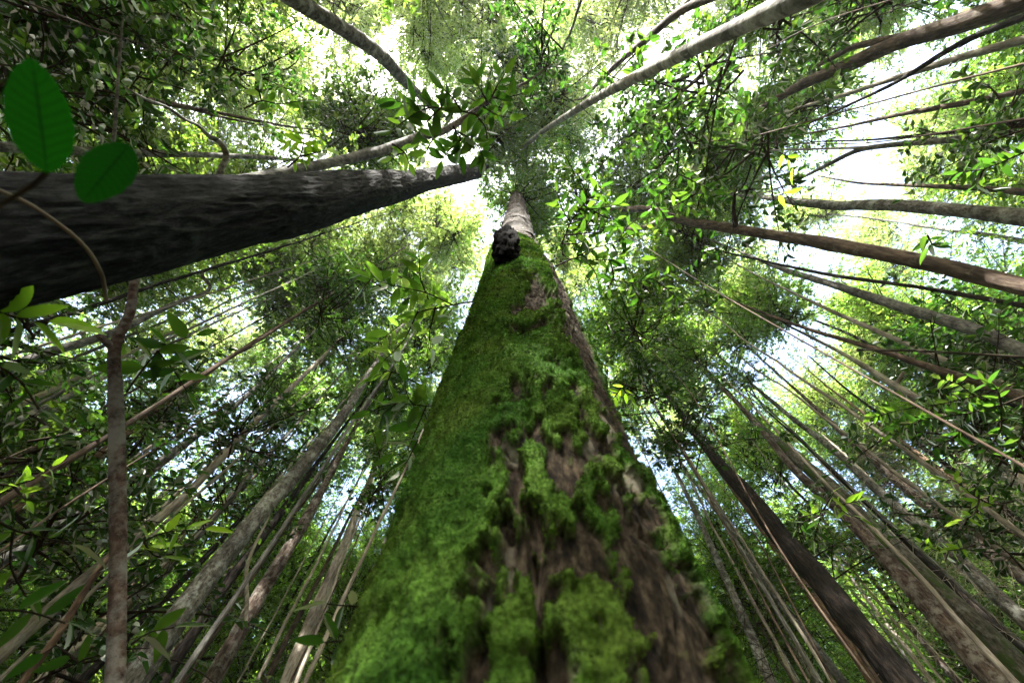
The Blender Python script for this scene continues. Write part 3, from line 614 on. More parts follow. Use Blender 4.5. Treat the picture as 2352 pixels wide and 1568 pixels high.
    mc = mixc(nt, 1.0, mc, ramp(nt, n4.outputs[0], [(.3, (.35, .35, .35)), (.7, (1.4, 1.4, 1.4))]), 'MULTIPLY')
    col = mixc(nt, a.outputs['Fac'], bc, mc)
    p = N(nt, 'ShaderNodeBsdfPrincipled'); L(col, p.inputs['Base Color']); p.inputs['Roughness'].default_value = .95; p.inputs['Specular IOR Level'].default_value = .1
    bp = N(nt, 'ShaderNodeBump'); bp.inputs['Strength'].default_value = .9; bp.inputs['Distance'].default_value = .008
    ms = N(nt, 'ShaderNodeMix'); L(a.outputs['Fac'], ms.inputs[0]); L(n1.outputs[0], ms.inputs[2]); L(n4.outputs[0], ms.inputs[3]); L(ms.outputs[0], bp.inputs['Height']); L(bp.outputs[0], p.inputs['Normal'])
    out = N(nt, 'ShaderNodeOutputMaterial'); L(p.outputs[0], out.inputs[0])
    t = thing('mossy_tree', base, 'massive trunk thickly covered in green moss, filling the lower centre', 'tree')
    me = mesh_from('trunk', V, F, [mt], attr={'moss': m.ravel(), 'crest': depth.ravel()})
    link('trunk', me, t)
    # bare upper trunk
    zu = np.linspace(4.6, 18.5, 130)
    Pu = np.stack([np.interp(zu, zs, dx[:, 0]), np.interp(zu, zs, dx[:, 1]) + 0 * zu, zu], 1) - base
    Vu, Fu = tube_arrays(Pu, np.interp(zu, zs, rs) + .004, 72, bark_disp(.14, 12, .35, 77))
    link('upper_trunk', mesh_from('upper_trunk', Vu, Fu, [BARK['top']]), t)
    # a rim of moss and dark shag where the moss ends is part of the moss itself
    # moss fur: many small blades
    nb = 420000
    w = (m * (zz > .45) * (np.abs(ph) < 110)).astype(float)
    # per-cell probability ~ area seen: favour near
    dz = np.gradient(z)[:, None]; w *= dz * R[:, None] / (1 + .9 * np.maximum(0, zz - .7)) ** 1.35
    w = w.ravel() / w.sum(); idx = rng.choice(len(w), nb, p=w)
    iz, it = idx // nth, idx % nth
    it = it.astype(float) + rng.uniform(-.5, .5, nb); izf = iz + rng.uniform(-.5, .5, nb)
    zb = np.interp(izf, np.arange(nz), z); thb = it / nth * 2 * np.pi
    rb = Rm[iz, (idx % nth)] - .003
    Sb, Cb = np.sin(thb), -np.cos(thb)
    Nn = np.stack([Sb, Cb, 0 * Sb], 1)
    Pb = np.stack([np.interp(zb, z, ax) + rb * Sb, np.interp(zb, z, ay) + rb * Cb, zb], 1) - base
    far = 1 + .55 * np.maximum(0, zb - .8)
    ln = rng.uniform(.0025, .0065, nb) * np.minimum(far, 2.2); wd = rng.uniform(.0007, .0014, nb) * np.minimum(far, 3.0) * 1.3
    D_ = unit(Nn + rng.normal(0, .55, (nb, 3)) + [0, 0, .12]); Sd = unit(np.cross(D_, rng.normal(0, 1, (nb, 3))))
    A_ = Pb - Sd * wd[:, None]; B_ = Pb + Sd * wd[:, None]; C_ = Pb + D_ * ln[:, None]
    Vb = np.stack([A_, B_, C_], 1).reshape(-1, 3); Fb = np.arange(nb * 3).reshape(-1, 3)
    mb, nt = new_mat('moss_blades'); L = nt.links.new
    geo = N(nt, 'ShaderNodeNewGeometry'); tc = N(nt, 'ShaderNodeTexCoord'); n3 = N(nt, 'ShaderNodeTexNoise'); n3.inputs['Scale'].default_value = 4.2; n3.inputs['Detail'].default_value = 4; L(tc.outputs['Object'], n3.inputs[0])
    c = ramp(nt, n3.outputs[0], [(.35, (.042, .125, .014)), (.52, (.072, .165, .018)), (.76, (.125, .195, .026))])
    n5 = N(nt, 'ShaderNodeTexNoise'); n5.inputs['Scale'].default_value = 30; n5.inputs['Detail'].default_value = 4; L(tc.outputs['Object'], n5.inputs[0])
    c = mixc(nt, ramp(nt, n5.outputs[0], [(.38, (1, 1, 1)), (.50, (0, 0, 0))]), c, (.03, .045, .013))
    c = mixc(nt, 1.0, c, ramp(nt, geo.outputs['Random Per Island'], [(0, (.55, .55, .45)), (.85, (1.15, 1.1, 1)), (1, (1.6, 1.4, 1.3))]), 'MULTIPLY')
    d = N(nt, 'ShaderNodeBsdfDiffuse'); tr = N(nt, 'ShaderNodeBsdfTranslucent'); mx = N(nt, 'ShaderNodeMixShader'); mx.inputs[0].default_value = .35
    L(c, d.inputs[0]); L(c, tr.inputs[0]); L(d.outputs[0], mx.inputs[1]); L(tr.outputs[0], mx.inputs[2]); out = N(nt, 'ShaderNodeOutputMaterial'); L(mx.outputs[0], out.inputs[0])
    tag(link('moss', mesh_from('moss', Vb, Fb, [mb], smooth=False), t), kind='stuff')
    for k in range(2):
        add_crown(t, 'medium', np.array([0, .0, 14.5 + 2.2 * k]), 1.0)
    return t, base
mossy_tree, mossy_base = mossy()

# --- the black lumpy growth on it
def nest():
    c = at_h(1162, 566, .42)
    base = np.array([c[0], c[1], c[2]])
    th, ph = np.meshgrid(np.linspace(0, np.pi, 90), np.linspace(0, 2 * np.pi, 120, endpoint=False), indexing='ij')
    d = np.stack([np.sin(th) * np.cos(ph), np.sin(th) * np.sin(ph), np.cos(th)], -1)
    # cauliflower lumps: distance to nearest of many seeds
    r = np.random.default_rng(5); sd_ = unit(r.normal(0, 1, (90, 3))); rad = r.uniform(.16, .34, 90)
    dot = np.einsum('ijk,lk->ijl', d, sd_); ang = np.arccos(np.clip(dot, -1, 1))
    b = np.sqrt(np.clip(1 - (ang / rad) ** 2, 0, 1)) * rad; b = b.max(-1)
    f = 1 + 1.1 * b + .35 * (fbm(d * 4, 3, 3) - .5) + .12 * (fbm(d * 22, 7, 2) - .5)
    V = d * f[..., None] * np.array([.070, .060, .20]); V = V.reshape(-1, 3)
    V[:, 1] += -V[:, 2] * .25
    n, k = th.shape; i = np.arange(n - 1)[:, None] * k; j = np.arange(k)[None]; j2 = (j + 1) % k
    F = np.stack([i + j, i + k + j, i + k + j2, i + j2], -1).reshape(-1, 4)
    mt = flat_mat('black_growth', (.004, .0036, .0034), 1.0)
    tag(link('fungus_growth', mesh_from('fungus_growth', V, F, [mt]), None, base), 'black lumpy growth stuck on the mossy trunk near its bare top', 'fungus')
nest()

# ------------------------------------------------------------------ leafy branches near enough to pick out each leaf
def leaf_mesh(name, wide, fold, droop, nseg=7, mats=()):
    xs = np.linspace(0, 1, nseg + 1); prof = np.sin(np.pi * xs ** .85) ** .8 * (1 - .25 * xs); prof[0] = .03; prof[-1] = .0
    V, F = [], []
    for k, x in enumerate(xs):
        w = prof[k] * wide / 2; z = -droop * x * x + .01 * math.sin(9 * x)
        V += [(x, -w, z + fold * w), (x, 0, z), (x, w, z + fold * w)]
    for k in range(nseg):
        a = k * 3; F += [(a, a + 3, a + 4, a + 1), (a + 1, a + 4, a + 5, a + 2)]
    vein = [1 if i % 3 == 1 else 0 for i in range(len(V))]
    return mesh_from(name, V, F, list(mats), attr={'vein': vein})
LEAVES = [leaf_mesh('leaf', w, f, d) for w, f, d in ((.36, .35, .12), (.40, .25, .22), (.33, .5, .05), (.42, .3, .3))]
for me in LEAVES: me.materials.append(LEAF_DARK)

def leafy_branch(label, stems, r0, n, px, mat=LEAF_DARK, group=None, horiz=None, spread=1.0, name='leafy_branch', w=.006, twigmat=None):
    """stems: list of pixel polylines at the straight distance r0 (metres); n leaves in all, px = leaf length in the picture"""
    ln = px / FPX * r0 * float(ray(*stems[0][0]) @ Ff)
    P0 = at_r(*stems[0][0], r0); t = thing(name, P0, label, 'branch', group)
    lens = [sum(math.hypot(a[0] - b[0], a[1] - b[1]) for a, b in zip(s[:-1], s[1:])) for s in stems]; tot = sum(lens)
    for si, s in enumerate(stems):
        rr = r0 * (1 + (random.uniform(-.06, .06) if si else 0))
        P = np.array([at_r(x, y, r0 + (rr - r0) * (k / max(1, len(s) - 1))) for k, (x, y) in enumerate(s)]) - P0
        Q, rad = resample(P, np.linspace(w, w * .35, len(P)) * min(1, r0 / 2.8) ** 1.3, ln * .25)
        V, F = tube_arrays(Q, rad, 6); link('stem', mesh_from('stem', V, F, [twigmat or TWIG]), t)
        m = max(3, int(n * lens[si] / tot)); L = np.linspace(.12 if si else .25, 1.0, m)
        T = unit(np.gradient(Q, axis=0))
        for k, u in enumerate(L):
            i = min(len(Q) - 1, int(u * (len(Q) - 1))); q = Q[i]; td = T[i]
            view = unit(P0 - CAM)
            side = unit(np.cross(td, view)); sg = 1 if k % 2 else -1
            if k == m - 1: d = unit(td + rng.normal(0, .2, 3))
            else: d = unit(td * random.uniform(.2, .8) + side * sg * random.uniform(.5, 1.1) + rng.normal(0, .3, 3) * spread + [0, 0, -.15])
            up = unit(np.array([0, 0, 1.0]) * .9 + rng.normal(0, .38, 3)); X = d; Z = unit(up - (up @ X) * X); Y = np.cross(Z, X)
            o = link('leaf', random.choice(LEAVES), t); s_ = ln * random.uniform(.65, 1.2)
            Mx = Matrix(((X[0], Y[0], Z[0], q[0]), (X[1], Y[1], Z[1], q[1]), (X[2], Y[2], Z[2], q[2]), (0, 0, 0, 1))) @ Matrix.Diagonal((s_, s_ * random.uniform(.9, 1.1), s_, 1))
            o.matrix_local = Mx
            if mat is not LEAF_DARK:
                o.material_slots[0].link = 'OBJECT'; o.material_slots[0].material = mat
    return t

G1 = 'leafy branches beside the mossy trunk'
leafy_branch('arching branch of glossy leaves touching the left side of the mossy trunk at mid height', [[(1100, 690), (1040, 700), (960, 715), (900, 760), (850, 800)], [(1040, 700), (980, 672), (900, 655), (850, 640)], [(960, 715), (930, 780), (880, 830)], [(1000, 705), (985, 770), (990, 800)]], 2.6, 44, 50, LEAF_MID, G1)
leafy_branch('spray of dark pointed leaves against the white gap left of the mossy trunk', [[(985, 690), (965, 640), (963, 600), (962, 575)], [(965, 655), (930, 640), (905, 632)], [(960, 680), (925, 690), (905, 660)]], 2.7, 16, 46, LEAF_DARK, G1)
leafy_branch('small twig with five leaves alone in the white gap', [[(905, 680), (870, 655), (845, 640), (815, 610)], [(850, 644), (835, 660), (832, 670)]], 2.9, 7, 44, LEAF_MID, G1)
leafy_branch('drooping cluster of long dark leaves left of the mossy trunk, middle', [[(1010, 935), (960, 930), (900, 925), (850, 945)], [(950, 930), (935, 910), (930, 880)], [(910, 926), (880, 950), (870, 985)], [(980, 930), (950, 1000), (935, 1040), (905, 1045)], [(960, 1010), (935, 1060), (918, 1080)]], 1.9, 26, 62, LEAF_DARK, G1)
leafy_branch('loose twig of mid green leaves low on the left of the drooping cluster', [[(960, 880), (920, 860), (890, 850), (850, 870)], [(900, 852), (880, 900)]], 2.6, 12, 40, LEAF_MID, G1)
leafy_branch('single dark leaf twig at the lower left edge of the mossy trunk', [[(830, 1392), (790, 1390), (750, 1386)]], 1.5, 3, 70, LEAF_DARK, G1)
leafy_branch('blurred dark leaves peeping out low at the left foot of the mossy trunk', [[(820, 1480), (780, 1470), (745, 1475)]], 1.2, 4, 90, LEAF_DARK, G1)
leafy_branch('forked bare twig with dark leaves leaving the right side of the mossy trunk', [[(1275, 612), (1305, 598), (1325, 590), (1355, 598), (1400, 596), (1470, 592)], [(1325, 590), (1360, 570), (1400, 560), (1450, 540)], [(1340, 594), (1365, 620), (1375, 650)], [(1400, 596), (1410, 630), (1400, 665)], [(1420, 555), (1440, 520), (1470, 500)]], 2.8, 44, 34, LEAF_DARK, G1)
leafy_branch('bushy dark twigs over the right shoulder of the mossy trunk', [[(1290, 560), (1310, 510), (1340, 470), (1380, 430)], [(1310, 510), (1290, 480), (1280, 440)], [(1330, 480), (1370, 480), (1420, 470)], [(1340, 470), (1390, 500), (1440, 510)], [(1300, 540), (1350, 535), (1400, 530)], [(1290, 560), (1330, 560), (1350, 545)]], 2.9, 60, 36, LEAF_DARK, G1)
leafy_branch('dark clustered leaves beyond the twig, left of the long brown trunk tip', [[(1560, 400), (1530, 430), (1500, 460), (1490, 500)], [(1530, 430), (1560, 460), (1590, 480)], [(1560, 400), (1600, 420), (1640, 440)], [(1500, 460), (1530, 500), (1540, 540)]], 4.2, 50, 26, LEAF_DARK, G1)
leafy_branch('scattered small dark leaves right of the mossy trunk, below the forked twig', [[(1400, 640), (1450, 650), (1500, 640), (1560, 620)], [(1450, 650), (1470, 690), (1480, 720)], [(1500, 640), (1540, 670), (1570, 700)]], 4.0, 40, 24, LEAF_DARK, G1)
G2 = 'large leaved twigs round the bending grey stem'
leafy_branch('row of broad dark leaves standing over the bending grey stem', [[(1100, 265), (1060, 255), (1010, 248), (960, 243), (910, 232)], [(1060, 255), (1040, 225), (1020, 205)], [(990, 246), (950, 262), (920, 285), (900, 300)], [(1010, 250), (985, 275), (965, 300)]], 2.5, 40, 48, LEAF_DARK, G2)
leafy_branch('dark leaf clump at the tip of the bending grey stem', [[(1129, 225), (1140, 200), (1160, 170)], [(1129, 225), (1165, 225), (1200, 215)], [(1110, 245), (1140, 265), (1170, 270)], [(1090, 260), (1115, 290), (1120, 320)], [(1120, 235), (1100, 200), (1085, 175)]], 2.6, 40, 44, LEAF_DARK, G2)
leafy_branch('dark leaves hanging under the bending grey stem', [[(1040, 290), (1060, 320), (1062, 355)], [(1060, 320), (1030, 345), (1015, 370)], [(1045, 300), (1085, 320), (1105, 345), (1110, 370)], [(1000, 310), (985, 335), (975, 360)]], 2.7, 36, 46, LEAF_DARK, G2)
leafy_branch('bright leaf tufts on the upper edge of the big dark trunk', [[(660, 385), (690, 360), (700, 320), (690, 300)], [(690, 360), (730, 350), (750, 345)], [(700, 330), (670, 320), (655, 335)]], 3.2, 26, 36, LEAF_YELLOW, G2)
leafy_branch('pale floating twig under the bending grey stem', [[(900, 330), (930, 350), (940, 375)], [(930, 350), (900, 360)]], 3.2, 7, 40, LEAF_MID, G2)
G3 = 'leafy twigs along the left side'
leafy_branch('blurred bright green leaves at the left edge under the big dark trunk', [[(-30, 700), (10, 722), (60, 735), (110, 740)]], 1.3, 6, 95, LEAF_YELLOW, G3)
leafy_branch('dark blurred leaves at the left edge near mid height', [[(-40, 800), (0, 850), (40, 860), (90, 940)], [(0, 850), (30, 900)]], 1.2, 8, 90, LEAF_DARK, G3)
leafy_branch('olive leaves on both sides behind the sapling stem', [[(290, 900), (340, 830), (380, 790), (450, 770)], [(360, 805), (400, 850), (430, 900)], [(380, 790), (330, 790), (300, 800)]], 2.1, 18, 80, LEAF_DARK, G3)
leafy_branch('yellow green leaves right of the sapling stem, low down', [[(275, 1290), (330, 1240), (380, 1220), (470, 1215)], [(330, 1240), (345, 1270), (370, 1280)]], 2.0, 10, 70, LEAF_YELLOW, G3)
leafy_branch('shadowed big leaves in the lower left corner', [[(-30, 1180), (30, 1220), (90, 1230), (160, 1250)], [(30, 1220), (20, 1300), (60, 1370)], [(-30, 1400), (60, 1400), (150, 1430)]], 1.6, 16, 90, LEAF_DARK, G3)
leafy_branch('dim leaves beside the foot of the sapling stem', [[(300, 1480), (340, 1450), (400, 1440)], [(180, 1520), (130, 1480), (100, 1500)]], 1.9, 9, 80, LEAF_DARK, G3)
leafy_branch('small bright leaves at left below the bleached stems', [[(-20, 1110), (30, 1115), (80, 1100), (120, 1070)], [(30, 1115), (60, 1150)]], 3.0, 14, 34, LEAF_YELLOW, G3)
leafy_branch('dangling leaves above the big left trunk, right of the near leaves', [[(560, 250), (600, 230), (640, 240), (700, 230)], [(600, 230), (590, 190)]], 3.6, 20, 36, LEAF_MID, G3)
G4 = 'leafy twigs in the lower right'
leafy_branch('vivid green leaf spray lying across the olive grey trunk', [[(1830, 1190), (1870, 1180), (1920, 1160), (1975, 1150)], [(1920, 1160), (1945, 1180), (1975, 1190)], [(1890, 1172), (1910, 1140), (1915, 1130)]], 4.6, 24, 34, LEAF_YELLOW, G4)
leafy_branch('dark leaf clump hanging just left of the vivid spray', [[(1900, 1170), (1880, 1200), (1870, 1240)], [(1890, 1180), (1850, 1195), (1830, 1215)]], 4.7, 16, 32, LEAF_DARK, G4)
leafy_branch('bright small leaf spray right of the lichen speckled trunk', [[(2240, 1250), (2200, 1262), (2150, 1265), (2120, 1245)], [(2180, 1264), (2170, 1290)]], 4.8, 22, 24, LEAF_YELLOW, G4)
leafy_branch('bright leaf spray by the right edge near the brown and cream stem', [[(2330, 1150), (2280, 1160), (2240, 1140), (2190, 1100), (2150, 1105)], [(2250, 1145), (2240, 1180), (2200, 1200)]], 4.6, 30, 28, LEAF_YELLOW, G4)
leafy_branch('broad dark leaf bough at the right edge below the arcing brown stem', [[(2380, 900), (2300, 930), (2220, 950), (2140, 960), (2060, 980)], [(2300, 930), (2290, 890), (2250, 870)], [(2220, 950), (2200, 1000), (2140, 1030)], [(2300, 930), (2300, 990), (2260, 1040)], [(2350, 915), (2352, 980), (2330, 1060)]], 3.8, 120, 34, LEAF_DARK, G4)
leafy_branch('mid green leaf bough just inside the broad dark bough', [[(2330, 880), (2240, 910), (2150, 930), (2070, 940), (2000, 960)], [(2240, 910), (2200, 880), (2160, 870)], [(2150, 930), (2110, 970), (2050, 1000)], [(2100, 936), (2060, 910)]], 4.6, 100, 28, LEAF_MID, G4)
leafy_branch('star shaped leaf tuft in the white gap between the right hand trunks', [[(2130, 540), (2140, 560), (2135, 570)], [(2140, 560), (2160, 565)]], 4.0, 9, 34, LEAF_DARK, G4)
leafy_branch('dark leafy twig at the right edge over the pale speckled trunk', [[(2400, 330), (2330, 360), (2260, 390), (2200, 395)], [(2330, 360), (2300, 340)], [(2260, 390), (2240, 425), (2290, 440)]], 3.6, 36, 40, LEAF_DARK, G4)
leafy_branch('single sunlit yellow leaf pair right of the dark crown mass', [[(1790, 350), (1812, 362), (1822, 385)]], 4.2, 4, 36, LEAF_YELLOW, G4)
leafy_branch('lone lemon coloured leaf above the pale speckled trunk', [[(1790, 448), (1808, 444)]], 4.2, 3, 26, LEAF_YELLOW, G4)
leafy_branch('small bright leaf tuft beside the right flank of the mossy trunk', [[(1440, 880), (1420, 900), (1400, 925)], [(1430, 890), (1450, 920)]], 3.4, 14, 24, LEAF_YELLOW, G4)

# --- the two big leaves close to the lens
def near_leaves():
    P0 = at_r(60, 560, .50); t = thing('near_twig', P0, 'two big out of focus green leaves close to the lens at upper left', 'branch')
    def one(bx, by, tx, ty, wpx, dist, droop):
        B_ = at_r(bx, by, dist); T_ = at_r(tx, ty, dist * .97); X = unit(T_ - B_); ln = np.linalg.norm(T_ - B_)
        v = unit(CAM - (B_ + T_) / 2); Z = unit(v - (v @ X) * X); Z = unit(Z + .12 * np.cross(X, Z)); Z = unit(Z - (Z @ X) * X); Y = np.cross(Z, X)
        nx, ny = 90, 33; xs = np.linspace(0, 1, nx); V = []; vein = []
        wid = wpx / FPX * float((B_ + T_ - 2 * CAM) @ Ff) / 2 / ln
        for x in xs:
            pr = (math.sin(math.pi * min(1, x) ** .92) ** .62) * wid / 2 * (1 + .02 * math.sin(31 * x) + .012 * math.sin(77 * x + 1))
            for k in range(ny):
                s = k / (ny - 1) * 2 - 1; V.append((x, s * pr, -droop * x * x + .08 * abs(s) * pr)); vein.append(1.0 if abs(s) < .04 else .8 * max(0, 1 - abs(((x * 11 - abs(s) * 1.6) % 1) - .5) / .12) * (1 if abs(s) < .93 else 0))
        F = []
        for i in range(nx - 1):
            for k in range(ny - 1):
                a = i * ny + k; F.append((a, a + ny, a + ny + 1, a + 1))
        o = link('leaf', mesh_from('leaf', V, F, [LEAF_NEAR], attr={'vein': vein}), t)
        q = B_ - P0
        o.matrix_local = Matrix(((X[0], Y[0], Z[0], q[0]), (X[1], Y[1], Z[1], q[1]), (X[2], Y[2], Z[2], q[2]), (0, 0, 0, 1))) @ Matrix.Diagonal((ln, ln, ln, 1))
        return B_
    b1 = one(108, 396, 76, 136, 108, .50, .06); b2 = one(298, 332, 188, 462, 88, .50, .05)
    P = np.array([at_r(-120, 560, .53), at_r(0, 470, .52), at_r(80, 425, .51), b1]) - P0
    Q, r_ = resample(P, np.array([.0005, .0004, .0004, .0004]), .01); V, F = tube_arrays(Q, r_, 6); link('stem', mesh_from('stem', V, F, [TWIG_DARK]), t)
    P = np.array([at_r(292, 330, .50), at_r(325, 322, .51), at_r(330, 420, .54), at_r(200, 560, .56), at_r(-60, 740, .58)]) - P0
near_leaves()

# ------------------------------------------------------------------ bare twig thicket, lower right
def thicket(label, n, cx, cy, sx, sy, d, mat, seed, loc=None):
    r = np.random.default_rng(seed); Vs, Fs, o = [], [], 0; P0 = at_h(cx, cy, d)
    for k in range(n):
        x = r.normal(cx, sx); y = r.normal(cy, sy); dd = d * r.uniform(.8, 1.35)
        p = at_h(x, y, dd); ln = r.uniform(.3, 1.3); D = unit(r.normal(0, 1, 3) + [0, 0, -.5]); t = np.linspace(0, 1, 5)[:, None]
        b = r.normal(0, .18, 3) * ln
        Q = p + D * ln * t + b * t * t + [0, 0, -.12] * t ** 2
        V, F = tube_arrays(Q - P0, np.linspace(1, .35, 5) * r.uniform(.003, .008), 3); Vs.append(V); Fs.append(F + o); o += len(V)
    tag(link('twigs', mesh_from('twigs', np.concatenate(Vs), np.concatenate(Fs), [mat]), None, P0), label, 'twigs', kind='stuff')
thicket('tangle of pale dead twigs behind the reddish brown crooked trunk', 600, 2120, 1080, 150, 110, 11, TWIG_PALE, 1)
thicket('fine brown dead twigs low at the right edge', 500, 2200, 1300, 130, 150, 12, TWIG_PALE, 2)
thicket('web of dead twigs right of the mossy trunk near the bottom', 500, 1700, 1380, 90, 110, 10, TWIG, 3)
thicket('fine bare twigs in the white gap left of the mossy trunk', 700, 900, 560, 90, 70, 4.5, TWIG, 4)

# ------------------------------------------------------------------ far wood all round, read as one mass
def far_wood():
    n = 60000; a = rng.uniform(0, 2 * np.pi, n); R_ = rng.uniform(46, 66, n); z = 17 * rng.uniform(0, 1, n) ** .9
    cl = fbm(np.stack([np.cos(a) * 9, np.sin(a) * 9, z * .35], 1), 71, 3)
    k = cl > .47; a, R_, z = a[k], R_[k], z[k]; m = len(a)
    V, F = place_leaves(np.stack([R_ * np.cos(a), R_ * np.sin(a), z], 1), rng.normal(0, 1, (m, 3)), rng.normal(0, 1, (m, 3)) + [0, 0, .6], rng.uniform(.5, 1.1, m), .55)
    tag(link('far_forest', mesh_from('far_forest', V, F, [LEAF_MID], smooth=False)), 'dim mass of far foliage low between the trunks all round', 'forest', kind='stuff')
far_wood()

# ------------------------------------------------------------------ leafy understorey trees, their dark crowns placed where the photograph has them
UN = [(70, 50, 6.5, 1.2, 'filling the very top left corner'), (230, 60, 6.8, 1.0, 'second from the top left corner, along the top edge'), (60, 230, 6.0, 1.0, 'behind the larger of the two near leaves'), (330, 200, 7.2, .8, 'above the crooked branchy stem, right of the near leaves'), (560, 170, 8.5, .8, 'left of the rough grey trunk at the top'),
      (1620, 200, 7.5, 1.0, 'just below the smooth pale ringed trunk'), (1740, 70, 9.0, 1.0, 'at the top edge right of the smooth pale ringed trunk'), (1540, 330, 8.5, .9, 'leftmost of the dark mass right of the centre'), (1720, 330, 7.5, 1.0, 'around the tip of the grey brown forked trunk'), (1960, 60, 10.8, 1.25, 'beside the fork of the upper right corner trunk'),
      (1330, 480, 9.0, .8, 'close over the bare top of the mossy trunk, right side'), (1250, 130, 10., .9, 'near the top edge above the mossy trunk'), (2260, 300, 5.5, .7, 'at the right edge over the bending grey stem'),
      (60, 780, 4.5, .8, 'at the left edge right under the big dark trunk'), (120, 1000, 4.2, .9, 'left of the sapling stem at mid height'), (80, 1250, 3.8, 1.0, 'left of the sapling stem, low on the edge'), (180, 1450, 3.6, 1.0, 'in the bottom left corner behind the orange branch'), (360, 960, 6.0, .9, 'right of the sapling stem at mid height'), (560, 990, 7.0, 1.0, 'over the middle of the cream diagonal trunk'), (330, 1250, 4.8, .9, 'right of the sapling stem, low down'), (520, 1150, 6.5, .9, 'left of the cracked grey trunk'), (760, 720, 9.0, .8, 'under the white gap left of the mossy trunk'),
      (880, 1100, 7.5, .8, 'left of the mossy trunk over the red brown one'), (1480, 900, 8.0, .9, 'at the right flank of the mossy trunk at mid height'), (1560, 1000, 7.0, .8, 'at the tip of the charred looking trunk'), (2150, 960, 5.5, .9, 'behind the mid green bough at the right'), (2310, 1010, 5.0, .9, 'at the right edge behind the broad dark bough'), (1850, 1260, 6.0, .8, 'between the charred looking and olive grey trunks'), (2260, 1180, 5.0, .8, 'behind the bright spray by the brown and cream stem'), (1450, 760, 9.0, .9, 'right of the mossy trunk below the long trunk tip')]
for k, (x, y, z, sc_, where) in enumerate(UN):
    r = ray(x, y); d = (z - CAM[2]) / r[2]; c = CAM + r * d
    t = thing('understorey_tree', (c[0], c[1], 0), 'dark leaved thin tree ' + where, 'tree', 'broad leaved understorey trees')
    st = np.array([[0, 0, -.05], [rng.normal(0, .1), rng.normal(0, .1), z * .35], [rng.normal(0, .15), rng.normal(0, .15), z * .7], [0, 0, z - .2]])
    Q, r_ = resample(st, np.array([.026, .022, .016, .010]) * min(1, .11 * math.hypot(c[0], c[1])), .25)
    V, F = tube_arrays(Q, r_, 8, bark_disp(.1, 14, .4, k)); link('trunk', mesh_from('trunk', V, F, [BARK['brown']]), t)
    add_crown(t, 'under', (0, 0, z - .8), sc_)

# ------------------------------------------------------------------ the rest of the forest
FT = []
for s in range(5):
    r = np.random.default_rng(100 + s); zz = np.linspace(0, 12, 34)
    wob = np.stack([np.cumsum(r.normal(0, .03, 34)), np.cumsum(r.normal(0, .03, 34)), 0 * zz], 1)
    P = np.stack([0 * zz, 0 * zz, zz], 1) + wob + np.stack([zz * r.normal(0, .02), zz * r.normal(0, .02), 0 * zz], 1); P -= P[0]
    V, F = tube_arrays(P, np.linspace(.10, .045, 34), 9, bark_disp(.2, 10, .4, s)); FT.append((mesh_from('trunk', V, F, [BARK['pale']]), P[-1]))
placed = [tuple(np.array(t.location)[:2]) for t, _ in TREES]
GAPS = [(890, 600, 125), (1660, 440, 45), (2070, 560, 75), (870, 345, 55), (1240, 292, 18), (2290, 395, 45), (2300, 230, 40), (1690, 120, 50)]
def in_view(p, m=260):
    x, y, z = project(p); return z > .5 and -m < x < 2352 + m and -m < y < 1568 + m
def in_gap(p, r):
    x, y, z = project(p)
    if z <= 0: return False
    for gx, gy, gr in GAPS:
        if math.hypot(x - gx, y - gy) < gr + r / z * FPX * .55: return True
    return False
cnt = 0; tries = 0
for x, y, z, cs_ in ((-2.5, -5.0, 9.5, 1.0), (-4.6, -5.8, 9.5, 1.0), (-1.4, -6.6, 8.5, .7)):      # unseen trees added behind the camera to shade the near trunks
    t = thing('tree', (x, y, 0), 'unseen slim tree added behind the camera to shade the near trunks', 'tree', 'slim trees of the forest behind')
    o = link('trunk', FT[0][0], t); o.scale = (1, 1, z / 12)
    add_crown(t, 'medium', (0, 0, z - 1.2), cs_); placed.append((x, y))
rr_ = random.Random(3)
